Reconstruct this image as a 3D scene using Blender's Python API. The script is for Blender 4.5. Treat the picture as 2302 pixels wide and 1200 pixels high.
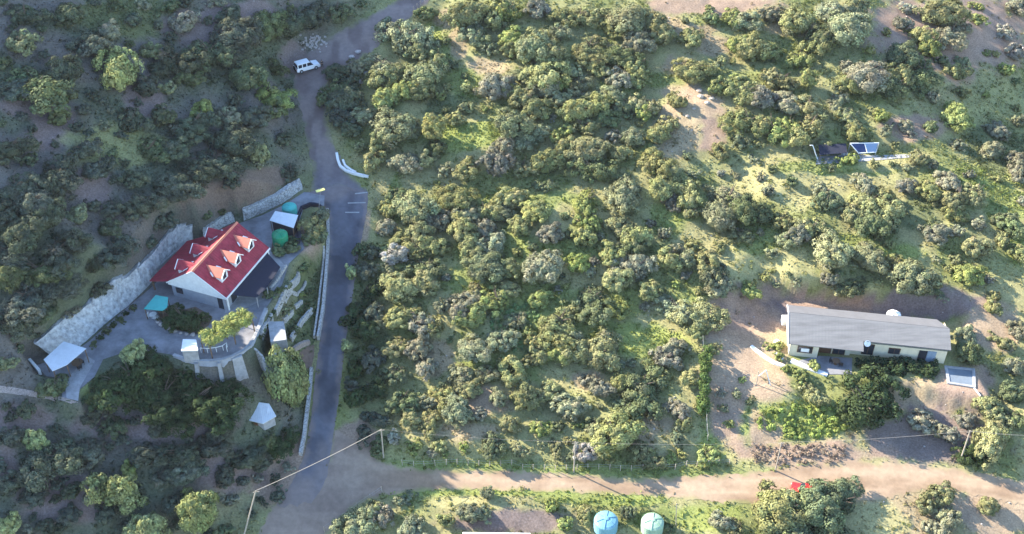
import bpy, math, random
import numpy as np
from mathutils import Vector, Matrix, geometry
R = math.radians
random.seed(7); rng = np.random.default_rng(7)
for o in list(bpy.data.objects): bpy.data.objects.remove(o)
scn = bpy.context.scene; COL = scn.collection

# ---------------------------------------------------------------- camera
DIST, DEP, FOC, TILT = 190.0, R(40), 2576.0, 0.25
CAM = np.array([0, -DIST*math.cos(DEP), DIST*math.sin(DEP)])
cam_d = bpy.data.cameras.new('camera'); cam = bpy.data.objects.new('camera', cam_d); COL.objects.link(cam)
cam.location = CAM; cam.rotation_euler = (R(90)-DEP, 0, 0)
cam_d.angle = 2*math.atan(1151/FOC); cam_d.clip_end = 3000; cam_d.clip_start = 1
scn.camera = cam
# ---------------------------------------------------------------- sky, sun
SUN_EL = R(28); SAZ = np.array([0.89, -0.456]); SAZ = SAZ/np.linalg.norm(SAZ)   # horizontal travel of the light
world = bpy.data.worlds.new('World'); scn.world = world; world.use_nodes = True
nt = world.node_tree; bg = nt.nodes['Background']
sky = nt.nodes.new('ShaderNodeTexSky'); sky.sky_type = 'NISHITA'; sky.sun_disc = False
sky.sun_elevation = SUN_EL; sky.sun_rotation = math.atan2(-SAZ[0], -SAZ[1]); sky.air_density = 1.0; sky.dust_density = 0.3; sky.ozone_density = 3.0
nt.links.new(sky.outputs[0], bg.inputs[0]); bg.inputs[1].default_value = 0.15
ld = bpy.data.lights.new('sun', 'SUN'); ld.energy = 5.0; ld.angle = R(0.5); ld.color = (1, .91, .77)
sun = bpy.data.objects.new('sun', ld); COL.objects.link(sun)
sun.rotation_euler = Vector((SAZ[0]*math.cos(SUN_EL), SAZ[1]*math.cos(SUN_EL), -math.sin(SUN_EL))).to_track_quat('-Z', 'Y').to_euler()
scn.view_settings.view_transform = 'Standard'; scn.view_settings.look = 'None'
scn.view_settings.exposure = 2.02; scn.view_settings.gamma = 1
try: scn.cycles.max_bounces = 5; scn.cycles.diffuse_bounces = 3; scn.cycles.transparent_max_bounces = 4
except Exception: pass

# ---------------------------------------------------------------- view geometry (photo px -> world)
FW = np.array([0, math.cos(DEP), -math.sin(DEP)]); UP = np.array([0, math.sin(DEP), math.cos(DEP)]); RT = np.array([1., 0, 0])
def ray(px, py): return FW*FOC + RT*(px-1151) + UP*(600-py)
def PZ(px, py, z):
    r = ray(px, py); return CAM + r*((z-CAM[2])/r[2])
def PB(px, py):
    r = ray(px, py); return CAM + r*((TILT*CAM[1]-CAM[2])/(r[2]-TILT*r[1]))
def SC(p): return FOC/float(np.dot(np.asarray(p)-CAM, FW))
def sstep(a, b, x):
    t = np.clip((x-a)/(b-a), 0, 1); return t*t*(3-2*t)

# ---------------------------------------------------------------- terrain height
TE = math.tan(SUN_EL); NP_ = np.array([-SAZ[1], SAZ[0]])       # NP_ = across the sun direction
bd = [(1120,-130),(1040,-70),(985,-10),(930,50),(900,110),(875,200),(868,270),(858,330),(845,400),(835,470),(828,520),(842,600),(850,700),(842,800),(830,900),(828,980),(893,1060),(850,1115),(800,1140),(745,1200),(640,1290),(400,1480)]
bw = np.array([PB(*p) for p in bd]); bu = bw[:, :2] @ NP_; bv = bw[:, :2] @ SAZ
ordr = np.argsort(bu); bu, bv, bz = bu[ordr], bv[ordr], bw[ordr, 2]
RIDGE = 150.0
NZ = rng.random((64, 64))
def vnoise(x, y, s):
    x = x/s; y = y/s; xi = np.floor(x).astype(int); yi = np.floor(y).astype(int); fx = x-xi; fy = y-yi
    fx = fx*fx*(3-2*fx); fy = fy*fy*(3-2*fy); g = lambda a, b: NZ[a % 64, b % 64]
    return (g(xi, yi)*(1-fx)+g(xi+1, yi)*fx)*(1-fy)+(g(xi, yi+1)*(1-fx)+g(xi+1, yi+1)*fx)*fy
def pdist(x, y, poly):                                              # signed distance to a polygon, negative inside
    x = np.asarray(x, float); y = np.asarray(y, float); d = np.full(x.shape, 1e9); ins = np.zeros(x.shape, bool); n = len(poly)
    for i in range(n):
        x0, y0 = poly[i][:2]; x1, y1 = poly[(i+1) % n][:2]
        dx, dy = x1-x0, y1-y0; t = np.clip(((x-x0)*dx+(y-y0)*dy)/(dx*dx+dy*dy+1e-9), 0, 1)
        d = np.minimum(d, np.hypot(x-x0-t*dx, y-y0-t*dy))
        if y0 != y1:
            c = ((y0 > y) != (y1 > y)) & (x < (x1-x0)*(y-y0)/(y1-y0)+x0); ins ^= c
    return np.where(ins, -d, d)
ZP = PB(720, 440)[2]+.8; Z2 = PB(1950, 815)[2]
# the cut slope's retaining faces: (bottom px, top px, height)
face_a = [((682,424),(671,411),1.0),((655,444),(648,424),1.6),((633,458),(627,437),1.8),((587,480),(587,455),2.0),((538,501),(533,476),2.0)]
face_b = [((529,498),(519,479),1.6),((500,511),(500,487),1.8),((470,532),(473,507),1.8),((452,545),(450,520),1.8)]
face_c = [((432,548),(428,510),2.6),((405,560),(402,511),3.4),((380,585),(374,530),3.7),((356,612),(344,569),3.4),((338,640),(316,597),3.4),((312,666),(292,617),3.6),((288,690),(255,632),3.8),((262,709),(214,657),4.0),((235,731),(199,688),3.4),((200,765),(150,714),3.4),((165,792),(112,745),3.2),((112,806),(62,780),2.0)]
pad1 = [PZ(735,425,ZP)[:2]]+[PZ(*t,ZP+h)[:2] for b_,t,h in face_a+face_b+face_c]+[PZ(x,y,ZP)[:2] for x,y in [(70,815),(92,845),(118,850),(136,895),(176,905),(178,880),(215,850),(255,815),(330,800),(395,808),(413,810),(473,813),(519,806),(547,794),(563,779),(580,747),(592,712),(605,690),(640,640),(655,590),(690,560),(728,520),(737,470)]]
pad2_px = [(1690,740),(1765,672),(2140,715),(2160,790),(2215,885),(2110,868),(2050,852),(1900,850),(1790,835),(1725,815)]
pad2 = [PZ(x, y, Z2)[:2] for x, y in pad2_px]
Z3 = PB(1950, 362)[2]
pad3 = [PZ(x, y, Z3)[:2] for x, y in [(1822,338),(1990,338),(2100,342),(2090,358),(1970,368),(1840,375)]]
roadA_px = [(690,432),(735,475),(738,560),(730,650),(720,760),(708,850),(701,930),(686,1020),(664,1072),(644,1104),(622,1136),(640,1142),(652,1132),(668,1140),(684,1128),(700,1132),(722,1100),(735,1072),(745,1010),(757,930),(766,860),(775,780),(790,680),(802,600),(814,530),(824,480),(828,432),(760,415)]
roadU_px = [(930,-60),(905,-10),(860,20),(790,55),(735,85),(700,110),(660,150),(660,190),(672,230),(685,290),(695,350),(705,400),(700,440),(760,425),(820,440),(826,430),(800,405),(775,375),(760,340),(740,300),(733,250),(728,210),(745,165),(800,140),(850,105),(900,60),(960,10),(1010,-60)]
roadD_px = [(664,1060),(630,1110),(600,1160),(560,1240),(715,1240),(750,1190),(800,1138),(860,1112),(960,1102),(1100,1101),(1300,1107),(1480,1117),(1600,1128),(1700,1135),(1900,1130),(2000,1122),(2080,1100),(2200,1112),(2340,1146),(2340,1088),(2160,1053),(2050,1038),(1900,1036),(1800,1045),(1700,1060),(1560,1070),(1420,1074),(1250,1062),(1100,1055),(940,1054),(870,1040),(800,990),(752,968),(742,1010),(732,1062)]
road_w = [[PB(*p)[:2] for p in q] for q in (roadA_px, roadU_px, roadD_px)]
def S_of(x, y):
    u = x*NP_[0]+y*NP_[1]; v = x*SAZ[0]+y*SAZ[1]
    vb = np.interp(u, bu, bv); zb = np.interp(u, bu, bz); return zb+(vb-v)*TE, vb-v
def Hfun(x, y, fine=True):
    x = np.asarray(x, float); y = np.asarray(y, float)
    B = TILT*y
    S, dl = S_of(x, y)
    nz = (vnoise(x+300, y+300, 14)-.5)*1.8+(vnoise(x+90, y+200, 5)-.5)*.7+(vnoise(x, y, 1.7)-.5)*.22
    rd = np.minimum(np.minimum(pdist(x, y, road_w[0]), pdist(x, y, road_w[1])), pdist(x, y, road_w[2])) if fine else 50.
    nz = nz*sstep(0.3, 4, rd)*(1-sstep(75, 105, dl))
    # spur falling away to the right at the far right, and a small swale there
    B = B - 0.30*np.maximum(0, x-68)*sstep(5, 40, y)
    clr = 3.0*sstep(8, 30, dl)*(1-sstep(RIDGE-35, RIDGE-4, dl))
    HL = S-clr
    HL = np.where(dl > RIDGE, HL-(dl-RIDGE)*(TE+.5), HL)
    w = sstep(1, 26, dl)*(sstep(-1, 9, rd) if fine else 1)
    H = B*(1-w)+HL*w+nz
    if fine:
        d1 = pdist(x, y, pad1); H = H+(ZP-H)*(1-sstep(0.1, 1.3, d1))*sstep(-.5, 1.5, np.minimum(pdist(x, y, road_w[0]), 9)+0*x) 
        d2 = pdist(x, y, pad2); H = H+(Z2-H)*(1-sstep(0.0, 1.2+1.5*sstep(50, 70, x)+8*sstep(47, 41, x), d2+.5*(vnoise(x+3, y+8, 1.3)-.5)))
        d3 = pdist(x, y, pad3); H = H+(Z3-H)*(1-sstep(0.0, 1.6, d3))
    return H
GX0, GX1, GY0, GY1, GS = -124.0, 136.0, -62.0, 118.0, 0.5
gx = np.arange(GX0, GX1+.01, GS); gy = np.arange(GY0, GY1+.01, GS)
XX, YY = np.meshgrid(gx, gy); HG = Hfun(XX, YY)
def Hat(x, y):
    fx = np.clip((np.asarray(x, float)-GX0)/GS, 0, len(gx)-1.001); fy = np.clip((np.asarray(y, float)-GY0)/GS, 0, len(gy)-1.001)
    i = fx.astype(int); j = fy.astype(int); a = fx-i; b = fy-j
    return (HG[j, i]*(1-a)+HG[j, i+1]*a)*(1-b)+(HG[j+1, i]*(1-a)+HG[j+1, i+1]*a)*b
TS = np.arange(90, 420, .4)
def P(px, py, up=0):
    r = ray(px, py); r = r/np.linalg.norm(r); q = CAM[None]+TS[:, None]*r[None]
    d = q[:, 2]-up-Hat(q[:, 0], q[:, 1]); k = int(np.argmax(d < 0))
    if k == 0: return q[-1]
    t = TS[k-1]+.4*d[k-1]/(d[k-1]-d[k]+1e-9); return CAM+t*r

# ---------------------------------------------------------------- helpers
def link(o):
    COL.objects.link(o); return o
def tag(o, label=None, cat=None, group=None, kind=None):
    if label: o['label'] = label
    if cat: o['category'] = cat
    if group: o['group'] = group
    if kind: o['kind'] = kind
    return o
ROOT = {}
def thing(name, loc, label, cat, group=None):
    o = link(bpy.data.objects.new(name, None)); o.location = loc; o.empty_display_size = .3
    ROOT[o] = np.array(loc, float); return tag(o, label, cat, group)
class MB:
    def __init__(s, org=(0, 0, 0), rz=0): s.v = []; s.f = []; s.o = np.array(org, float); s.c = math.cos(rz); s.s = math.sin(rz)
    def add(s, vs, fs):
        n = len(s.v)
        for x, y, z in vs: s.v.append((s.o[0]+x*s.c-y*s.s, s.o[1]+x*s.s+y*s.c, s.o[2]+z))
        s.f += [tuple(n+i for i in f) for f in fs]; return s
    def box(s, x0, x1, y0, y1, z0, z1):
        return s.add([(x0,y0,z0),(x1,y0,z0),(x1,y1,z0),(x0,y1,z0),(x0,y0,z1),(x1,y0,z1),(x1,y1,z1),(x0,y1,z1)],
                     [(3,2,1,0),(4,5,6,7),(0,1,5,4),(1,2,6,5),(2,3,7,6),(3,0,4,7)])
    def prism(s, pts, z0, z1):
        n = len(pts); a = sum(pts[i][0]*pts[(i+1) % n][1]-pts[(i+1) % n][0]*pts[i][1] for i in range(n))
        if a < 0: pts = pts[::-1]
        return s.add([(p[0], p[1], z0) for p in pts]+[(p[0], p[1], z1) for p in pts],
                     [tuple(range(n))[::-1], tuple(range(n, 2*n))]+[(i, (i+1) % n, n+(i+1) % n, n+i) for i in range(n)])
    def slab(s, pts, t):                     # thick sheet under any 3-D polygon
        n = len(pts); lo = [(p[0], p[1], p[2]-t) for p in pts]
        return s.add(list(map(tuple, pts))+lo, [tuple(range(n)), tuple(range(n, 2*n))[::-1]]+[(i, n+i, n+(i+1) % n, (i+1) % n) for i in range(n)])
    def tube(s, pts, r, n=6, r1=None):
        pts = [np.array(p, float) for p in pts]; m = len(pts); vs = []
        for i, p in enumerate(pts):
            d = pts[min(i+1, m-1)]-pts[max(i-1, 0)]; d = d/(np.linalg.norm(d)+1e-9)
            a = np.cross(d, (0, 0, 1) if abs(d[2]) < .9 else (1, 0, 0)); a /= np.linalg.norm(a); b = np.cross(d, a)
            rr = r+((r1 if r1 is not None else r)-r)*i/max(m-1, 1)
            vs += [tuple(p+rr*(a*math.cos(2*math.pi*k/n)+b*math.sin(2*math.pi*k/n))) for k in range(n)]
        fs = [(i*n+k, i*n+(k+1) % n, (i+1)*n+(k+1) % n, (i+1)*n+k) for i in range(m-1) for k in range(n)]
        return s.add(vs, fs+[tuple(range(n))[::-1], tuple(range((m-1)*n, m*n))])
    def lathe(s, c, prof, n=20):
        vs = [(c[0]+r*math.cos(2*math.pi*k/n), c[1]+r*math.sin(2*math.pi*k/n), c[2]+z) for r, z in prof for k in range(n)]; m = len(prof)
        fs = [(i*n+k, i*n+(k+1) % n, (i+1)*n+(k+1) % n, (i+1)*n+k) for i in range(m-1) for k in range(n)]
        return s.add(vs, fs+[tuple(range(n))[::-1], tuple(range((m-1)*n, m*n))])
    def wall(s, bot, top, t):                # band between two polylines, given thickness backwards (away from camera, +y)
        n = len(bot); k = np.array([0, t, 0])
        vs = [tuple(p) for p in bot]+[tuple(p) for p in top]+[tuple(np.array(p)+k) for p in top]+[tuple(np.array(p)+k) for p in bot]; fs = []
        for i in range(n-1):
            for a in range(4): b = (a+1) % 4; fs.append((a*n+i, a*n+i+1, b*n+i+1, b*n+i))
        return s.add(vs, fs+[(0, n, 2*n, 3*n), (n-1, 4*n-1, 3*n-1, 2*n-1)])
    def build(s, name, m, parent=None, smooth=False, recalc=True):
        me = bpy.data.meshes.new(name); base = np.zeros(3)
        p = parent
        while p is not None and p not in ROOT: p = p.parent
        if p is not None: base = ROOT[p]
        me.from_pydata([tuple(np.array(v)-base) for v in s.v], [], s.f); me.materials.append(m)
        if recalc:
            import bmesh
            b = bmesh.new(); b.from_mesh(me); bmesh.ops.recalc_face_normals(b, faces=b.faces); b.to_mesh(me); b.free()
        if smooth:
            me.polygons.foreach_set('use_smooth', [True]*len(me.polygons))
        o = link(bpy.data.objects.new(name, me)); o.parent = parent; return o
def nmat(name, col, rough=.8, var=.25, scale=3, bump=0, col2=None, metal=0, stretch=(1, 1, 1), spec=.3):
    m = bpy.data.materials.new(name); m.use_nodes = True; t = m.node_tree; b = t.nodes['Principled BSDF']
    b.inputs['Roughness'].default_value = rough; b.inputs['Metallic'].default_value = metal; b.inputs['Specular IOR Level'].default_value = spec
    tc = t.nodes.new('ShaderNodeTexCoord'); mp = t.nodes.new('ShaderNodeMapping'); mp.inputs['Scale'].default_value = stretch
    t.links.new(tc.outputs['Object'], mp.inputs[0])
    n1 = t.nodes.new('ShaderNodeTexNoise'); n1.inputs['Scale'].default_value = scale; n1.inputs['Detail'].default_value = 6; n1.inputs['Roughness'].default_value = .65
    t.links.new(mp.outputs[0], n1.inputs['Vector'])
    r = t.nodes.new('ShaderNodeValToRGB'); r.color_ramp.elements[0].position = .3; r.color_ramp.elements[1].position = .7
    c2 = col2 or tuple(c*(1-var) for c in col); c1 = col if col2 else tuple(min(1, c*(1+var*.6)) for c in col)
    r.color_ramp.elements[0].color = (*c2, 1); r.color_ramp.elements[1].color = (*c1, 1)
    t.links.new(n1.outputs[0], r.inputs[0]); t.links.new(r.outputs[0], b.inputs['Base Color'])
    if bump:
        bp = t.nodes.new('ShaderNodeBump'); bp.inputs['Strength'].default_value = .6; bp.inputs['Distance'].default_value = bump
        t.links.new(n1.outputs[0], bp.inputs['Height']); t.links.new(bp.outputs[0], b.inputs['Normal'])
    return m
def brickmat(name, col, mort, sx, sy, rot=0, rough=.85, bump=.03, axis='XY'):
    m = nmat(name, col, rough); t = m.node_tree; b = t.nodes['Principled BSDF']; mp = [n for n in t.nodes if n.type == 'MAPPING'][0]
    ramp = [n for n in t.nodes if n.type == 'VALTORGB'][0]
    v = t.nodes.new('ShaderNodeTexVoronoi'); v.feature = 'DISTANCE_TO_EDGE'; v.inputs['Scale'].default_value = 1/sx; mp.inputs['Rotation'].default_value = (0, 0, rot)
    t.links.new(mp.outputs[0], v.inputs['Vector'])
    r = t.nodes.new('ShaderNodeValToRGB'); r.color_ramp.elements[0].position = .02; r.color_ramp.elements[1].position = .09
    t.links.new(v.outputs['Distance'], r.inputs[0])
    mx = t.nodes.new('ShaderNodeMix'); mx.data_type = 'RGBA'; t.links.new(r.outputs[0], mx.inputs[0]); mx.inputs[6].default_value = (*mort, 1)
    t.links.new(ramp.outputs[0], mx.inputs[7]); t.links.new(mx.outputs[2], b.inputs['Base Color'])
    if bump:
        bp = t.nodes.new('ShaderNodeBump'); bp.inputs['Strength'].default_value = .7; bp.inputs['Distance'].default_value = bump
        t.links.new(r.outputs[0], bp.inputs['Height']); t.links.new(bp.outputs[0], b.inputs['Normal'])
    return m
M = dict(
 asphalt=nmat('asphalt', (.105,.105,.13), .9, .3, .5, col2=(.075,.076,.095)),
 dirtU=nmat('dirt_upper', (.20,.165,.155), .95, .3, .35, .03, col2=(.13,.105,.095)),
 dirt=nmat('dirt_lower', (.42,.30,.225), .95, .3, .3, .03, col2=(.32,.225,.165), stretch=(.35,1.3,1)),
 concrete=nmat('concrete', (.31,.31,.31), .9, .3, 1.2, .02),
 paving=nmat('paving', (.215,.215,.228), .9, .4, .5, .01),
 stone=brickmat('stone', (.42,.41,.39), (.2,.19,.18), .55, .3),
 shot=nmat('sprayed_concrete', (.47,.47,.46), .9, .55, 1.6, .5),
 white=nmat('white_paint', (.74,.74,.72), .6, .12, 2), cream=nmat('cream_plaster', (.66,.58,.42), .85, .12, 1.5),
 greyblue=nmat('grey_plaster', (.30,.32,.36), .85, .15, 1.5), redl=nmat('sunlit_red', (.46,.15,.10), .55, .15, 1.2), red=nmat('red_roof', (.30,.03,.045), .6, .4, .9),
 redcap=nmat('red_cap', (.60,.20,.12), .55, .1, 1.2), grey=nmat('grey_sheet', (.155,.155,.155), .9, .25, 1.0, stretch=(.22,1.6,1)),
 greylt=nmat('light_grey_sheet', (.14,.138,.14), .9, .12, .7),
 tin=nmat('pale_tin', (.56,.59,.62), .5, .1, 1.5), teal=nmat('teal_sheet', (.06,.37,.33), .5, .15, 1.5), tealt=nmat('green_tank', (.02,.22,.11), .45, .15, 2),
 dark=nmat('dark_net', (.018,.02,.035), .9, .2, 3), black=nmat('black_plastic', (.02,.02,.022), .5, .2, 4), glass=nmat('dark_glass', (.025,.03,.04), .12, .1, 1, spec=.6),
 steel=nmat('steel', (.33,.33,.34), .45, .15, 4), wood=nmat('wood', (.16,.10,.06), .85, .35, 4), woodlt=nmat('weathered_wood', (.40,.34,.27), .85, .3, 5),
 brown=nmat('brown_frame', (.11,.055,.03), .6, .2, 4), blue=nmat('blue_tank', (.15,.32,.38), .45, .1, 2), pale=nmat('pale_green_tank', (.27,.39,.28), .45, .1, 2),
 doorblue=nmat('blue_door', (.22,.28,.36), .5, .15, 3), water=nmat('pool_water', (.16,.19,.22), .15, .15, 1, spec=.6), tyre=nmat('tyre', (.015,.015,.015), .9, .1, 5),
 carred=nmat('red_paint', (.62,.03,.03), .3, .05, 1), carwhite=nmat('white_car_paint', (.80,.80,.80), .3, .05, 1), skin=nmat('skin', (.36,.22,.15), .6, .1, 5),
 shirtw=nmat('white_cloth', (.70,.70,.72), .9, .1, 5), cloth=nmat('dark_cloth', (.02,.022,.03), .9, .2, 5), hair=nmat('hair', (.015,.012,.01), .8, .2, 5),
 yellow=nmat('yellow_lamp', (.75,.70,.22), .5, .1, 3), brick=brickmat('brick', (.36,.29,.25), (.2,.17,.15), .3, .2), panel=nmat('solar_glass', (.02,.035,.10), .15, .2, 3, spec=.6),
 terracotta=nmat('terracotta', (.35,.13,.08), .85, .2, 3), soil=nmat('garden_soil', (.17,.115,.085), .95, .35, 2, .05), bark=nmat('bark', (.10,.075,.055), .95, .35, 5, .03),
 rock=nmat('rock', (.42,.37,.34), .9, .35, 2, .05), solar2=nmat('pale_glass', (.20,.27,.38), .2, .1, 3))
def corrug(m, ang, pitch, amt):
    t = m.node_tree; b = t.nodes['Principled BSDF']; mp = t.nodes.new('ShaderNodeMapping'); mp.inputs['Rotation'].default_value = (0, 0, ang)
    tc = [n for n in t.nodes if n.type == 'TEX_COORD'][0]; t.links.new(tc.outputs['Object'], mp.inputs[0])
    w = t.nodes.new('ShaderNodeTexWave'); w.inputs['Scale'].default_value = 2*math.pi/pitch/20*1.0; w.bands_direction = 'X'; t.links.new(mp.outputs[0], w.inputs[0])
    bp = t.nodes.new('ShaderNodeBump'); bp.inputs['Strength'].default_value = amt; bp.inputs['Distance'].default_value = .04
    t.links.new(w.outputs[1], bp.inputs['Height']); t.links.new(bp.outputs[0], b.inputs['Normal'])
HDIR = np.array([0.3603, 0.9328]); HANG = math.atan2(-HDIR[0], HDIR[1])
corrug(M['red'], math.pi/2-HANG+math.pi/2*0, .45, .5); corrug(M['grey'], 0.155, .5, .12); corrug(M['tin'], 0, .3, .4)

# ---------------------------------------------------------------- ground sheet
def attr_mat(name, attr, rough=1, bump=.08, lo=.60, hi=1.26, ns_=3.6):
    m = nmat(name, (1, 1, 1), rough, 0, ns_); t = m.node_tree; b = t.nodes['Principled BSDF']; b.inputs['Specular IOR Level'].default_value = .1
    rp = [n for n in t.nodes if n.type == 'VALTORGB'][0]; rp.color_ramp.elements[0].color = (lo, lo, lo, 1); rp.color_ramp.elements[1].color = (hi, hi, hi, 1)
    a = t.nodes.new('ShaderNodeAttribute'); a.attribute_name = attr
    mx = t.nodes.new('ShaderNodeMix'); mx.data_type = 'RGBA'; mx.blend_type = 'MULTIPLY'; mx.inputs[0].default_value = 1
    t.links.new(a.outputs['Color'], mx.inputs[6]); t.links.new(rp.outputs[0], mx.inputs[7]); t.links.new(mx.outputs[2], b.inputs['Base Color'])
    if bump:
        ns = [n for n in t.nodes if n.type == 'TEX_NOISE'][0]; bp = t.nodes.new('ShaderNodeBump'); bp.inputs['Distance'].default_value = bump; bp.inputs['Strength'].default_value = .8
        t.links.new(ns.outputs[0], bp.inputs['Height']); t.links.new(bp.outputs[0], b.inputs['Normal'])
    return m
C_GREEN = (.205,.23,.075); C_BRIGHT = (.25,.278,.08); C_DRY = (.33,.30,.14); C_TAN = (.33,.255,.155); C_SOIL = (.30,.21,.155); C_PINK = (.345,.25,.168)
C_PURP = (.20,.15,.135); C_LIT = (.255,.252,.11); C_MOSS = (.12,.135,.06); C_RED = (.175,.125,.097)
patches = [  # (cx, cy, rx, ry, colour) on the photo, each a real patch of ground cover
 (1060,305,95,32,C_BRIGHT),(970,75,25,30,C_BRIGHT),(1010,110,25,40,C_GREEN),(1030,100,26,40,C_TAN),(1090,150,60,20,C_TAN),(1010,40,40,25,C_TAN),(1045,190,38,50,C_GREEN),(1010,240,60,30,C_MOSS),
 (1440,765,110,45,C_BRIGHT),(1330,725,60,50,C_GREEN),(1560,690,60,40,C_GREEN),(1560,560,60,50,C_DRY),(1700,590,150,45,C_DRY),(1790,630,80,22,C_DRY),(1700,540,60,40,C_GREEN),(1560,470,40,30,C_GREEN),
 (1800,410,120,50,C_DRY),(1900,375,160,20,C_GREEN),(2000,370,80,16,C_DRY),(2200,400,60,40,C_GREEN),(2260,450,50,60,C_GREEN),(2020,570,80,20,C_BRIGHT),(1900,545,80,18,C_GREEN),(2060,480,60,40,C_MOSS),(2290,560,30,40,C_BRIGHT),
 (1495,490,45,40,C_GREEN),(1230,455,120,25,C_GREEN),(1270,500,40,40,C_DRY),(1120,450,50,20,C_GREEN),(890,450,20,60,C_GREEN),(1200,560,70,30,C_GREEN),(1050,640,60,40,C_GREEN),(1250,690,90,60,C_GREEN),(1150,560,120,50,C_GREEN),(1300,560,80,50,C_GREEN),(1080,830,80,40,C_GREEN),(1380,680,80,40,C_GREEN),(1200,830,70,35,C_GREEN),(1180,690,60,70,C_GREEN),
 (990,730,35,75,C_DRY),(975,800,45,45,C_TAN),(1290,840,75,45,C_DRY),(1320,855,40,20,C_TAN),(1150,880,60,40,C_DRY),(1080,900,80,40,C_PINK),(1050,970,70,25,C_TAN),(1480,975,60,50,C_TAN),(1560,870,25,80,C_DRY),(1540,1000,60,40,C_DRY),
 (1100,1108,330,9,C_BRIGHT),(1380,1125,160,14,C_BRIGHT),(1560,1160,110,32,C_BRIGHT),(1000,1045,200,12,C_GREEN),(1250,1055,200,10,C_GREEN),(1480,1062,160,10,C_GREEN),(1600,1010,40,45,C_BRIGHT),(860,1140,60,20,C_DRY),
 (1800,945,130,45,C_BRIGHT),(1700,940,45,40,C_BRIGHT),(1680,960,30,80,C_GREEN),(1700,960,18,60,C_TAN),(1720,980,40,30,C_PINK),(1640,930,40,90,C_SOIL),
 (1680,770,90,75,C_PINK),(1655,840,75,95,C_PINK),(1640,740,60,40,C_PINK),(1705,860,75,50,C_PINK),(1740,790,30,60,C_TAN),(1690,690,120,50,C_SOIL),(1950,690,260,30,C_PURP),(2080,680,140,40,C_PURP),(1815,672,60,16,C_SOIL),(1900,690,60,22,C_SOIL),
 (2230,740,70,60,C_PINK),(2100,890,110,45,C_PINK),(2050,880,60,30,C_TAN),(2170,860,70,40,C_SOIL),(2080,980,180,60,C_PURP),(1830,1020,180,30,C_SOIL),
 (2050,1150,190,60,C_TAN),(2230,1150,120,60,C_PINK),(1960,1170,90,50,C_DRY),(1150,1170,170,28,C_PURP),(1040,1130,90,16,C_DRY),(1480,1170,60,25,C_GREEN),
 (1600,8,150,28,C_SOIL),(1480,50,60,20,C_TAN),(1560,70,60,20,C_TAN),(1600,100,40,30,C_TAN),(1530,180,50,60,C_TAN),(1560,240,80,45,C_PINK),(1530,290,60,60,C_TAN),(1600,300,30,40,C_SOIL),(1480,180,60,20,C_GREEN),(1380,190,50,20,C_GREEN),(1780,60,60,20,C_TAN),
 (2050,70,120,80,C_SOIL),(2200,100,120,120,C_SOIL),(2250,230,100,80,C_LIT),(2060,290,80,30,C_SOIL),(2150,60,180,60,C_SOIL),(2240,330,80,60,C_MOSS),
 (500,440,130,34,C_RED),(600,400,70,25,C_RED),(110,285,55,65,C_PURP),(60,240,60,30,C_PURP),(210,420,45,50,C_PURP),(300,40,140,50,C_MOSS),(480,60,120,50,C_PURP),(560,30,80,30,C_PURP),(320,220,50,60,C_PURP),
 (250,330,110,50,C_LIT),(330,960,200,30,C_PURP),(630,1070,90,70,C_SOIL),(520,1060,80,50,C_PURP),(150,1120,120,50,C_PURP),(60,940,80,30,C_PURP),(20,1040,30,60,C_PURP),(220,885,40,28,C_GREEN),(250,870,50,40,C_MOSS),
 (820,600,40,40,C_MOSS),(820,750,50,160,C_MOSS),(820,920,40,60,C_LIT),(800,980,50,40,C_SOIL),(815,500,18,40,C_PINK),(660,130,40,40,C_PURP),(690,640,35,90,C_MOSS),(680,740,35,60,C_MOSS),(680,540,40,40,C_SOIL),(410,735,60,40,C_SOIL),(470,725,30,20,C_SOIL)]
# photo pixel of every ground vertex
def proj(x, y, z):
    d = np.stack([x-CAM[0], y-CAM[1], z-CAM[2]], -1); zc = d @ FW
    return 1151+FOC*(d @ RT)/zc, 600-FOC*(d @ UP)/zc
def ground_colour(x, y, z):
    px, py = proj(x, y, z); n1 = vnoise(x+50, y+77, 7); n2 = vnoise(x+500, y+31, 2.2); n3 = vnoise(x+11, y+900, .9)
    col = np.empty(x.shape+(3,)); a = sstep(.3, .7, n1*.7+n2*.3)[..., None]
    col[:] = np.array(C_LIT)*(1-a)+np.array(C_DRY)*.85*a
    g = sstep(.5, .75, vnoise(x+777, y+222, 5))[..., None]*.7; col = col*(1-g)+np.array(C_GREEN)*.8*g
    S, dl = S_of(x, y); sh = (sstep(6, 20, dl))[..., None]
    lc = np.array((.140,.125,.105))*(1-a)+np.array((.105,.118,.075))*a; col = col*(1-sh)+lc*sh  # darker, greyer ground colour put in across the hill's shadow
    for cx, cy, rx, ry, c in patches:
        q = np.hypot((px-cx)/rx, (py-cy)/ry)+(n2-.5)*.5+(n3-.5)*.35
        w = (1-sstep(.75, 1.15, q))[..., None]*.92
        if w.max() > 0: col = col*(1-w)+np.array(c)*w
    return col*(.88+.24*n3[..., None])
GCOL = ground_colour(XX, YY, HG)
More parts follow.
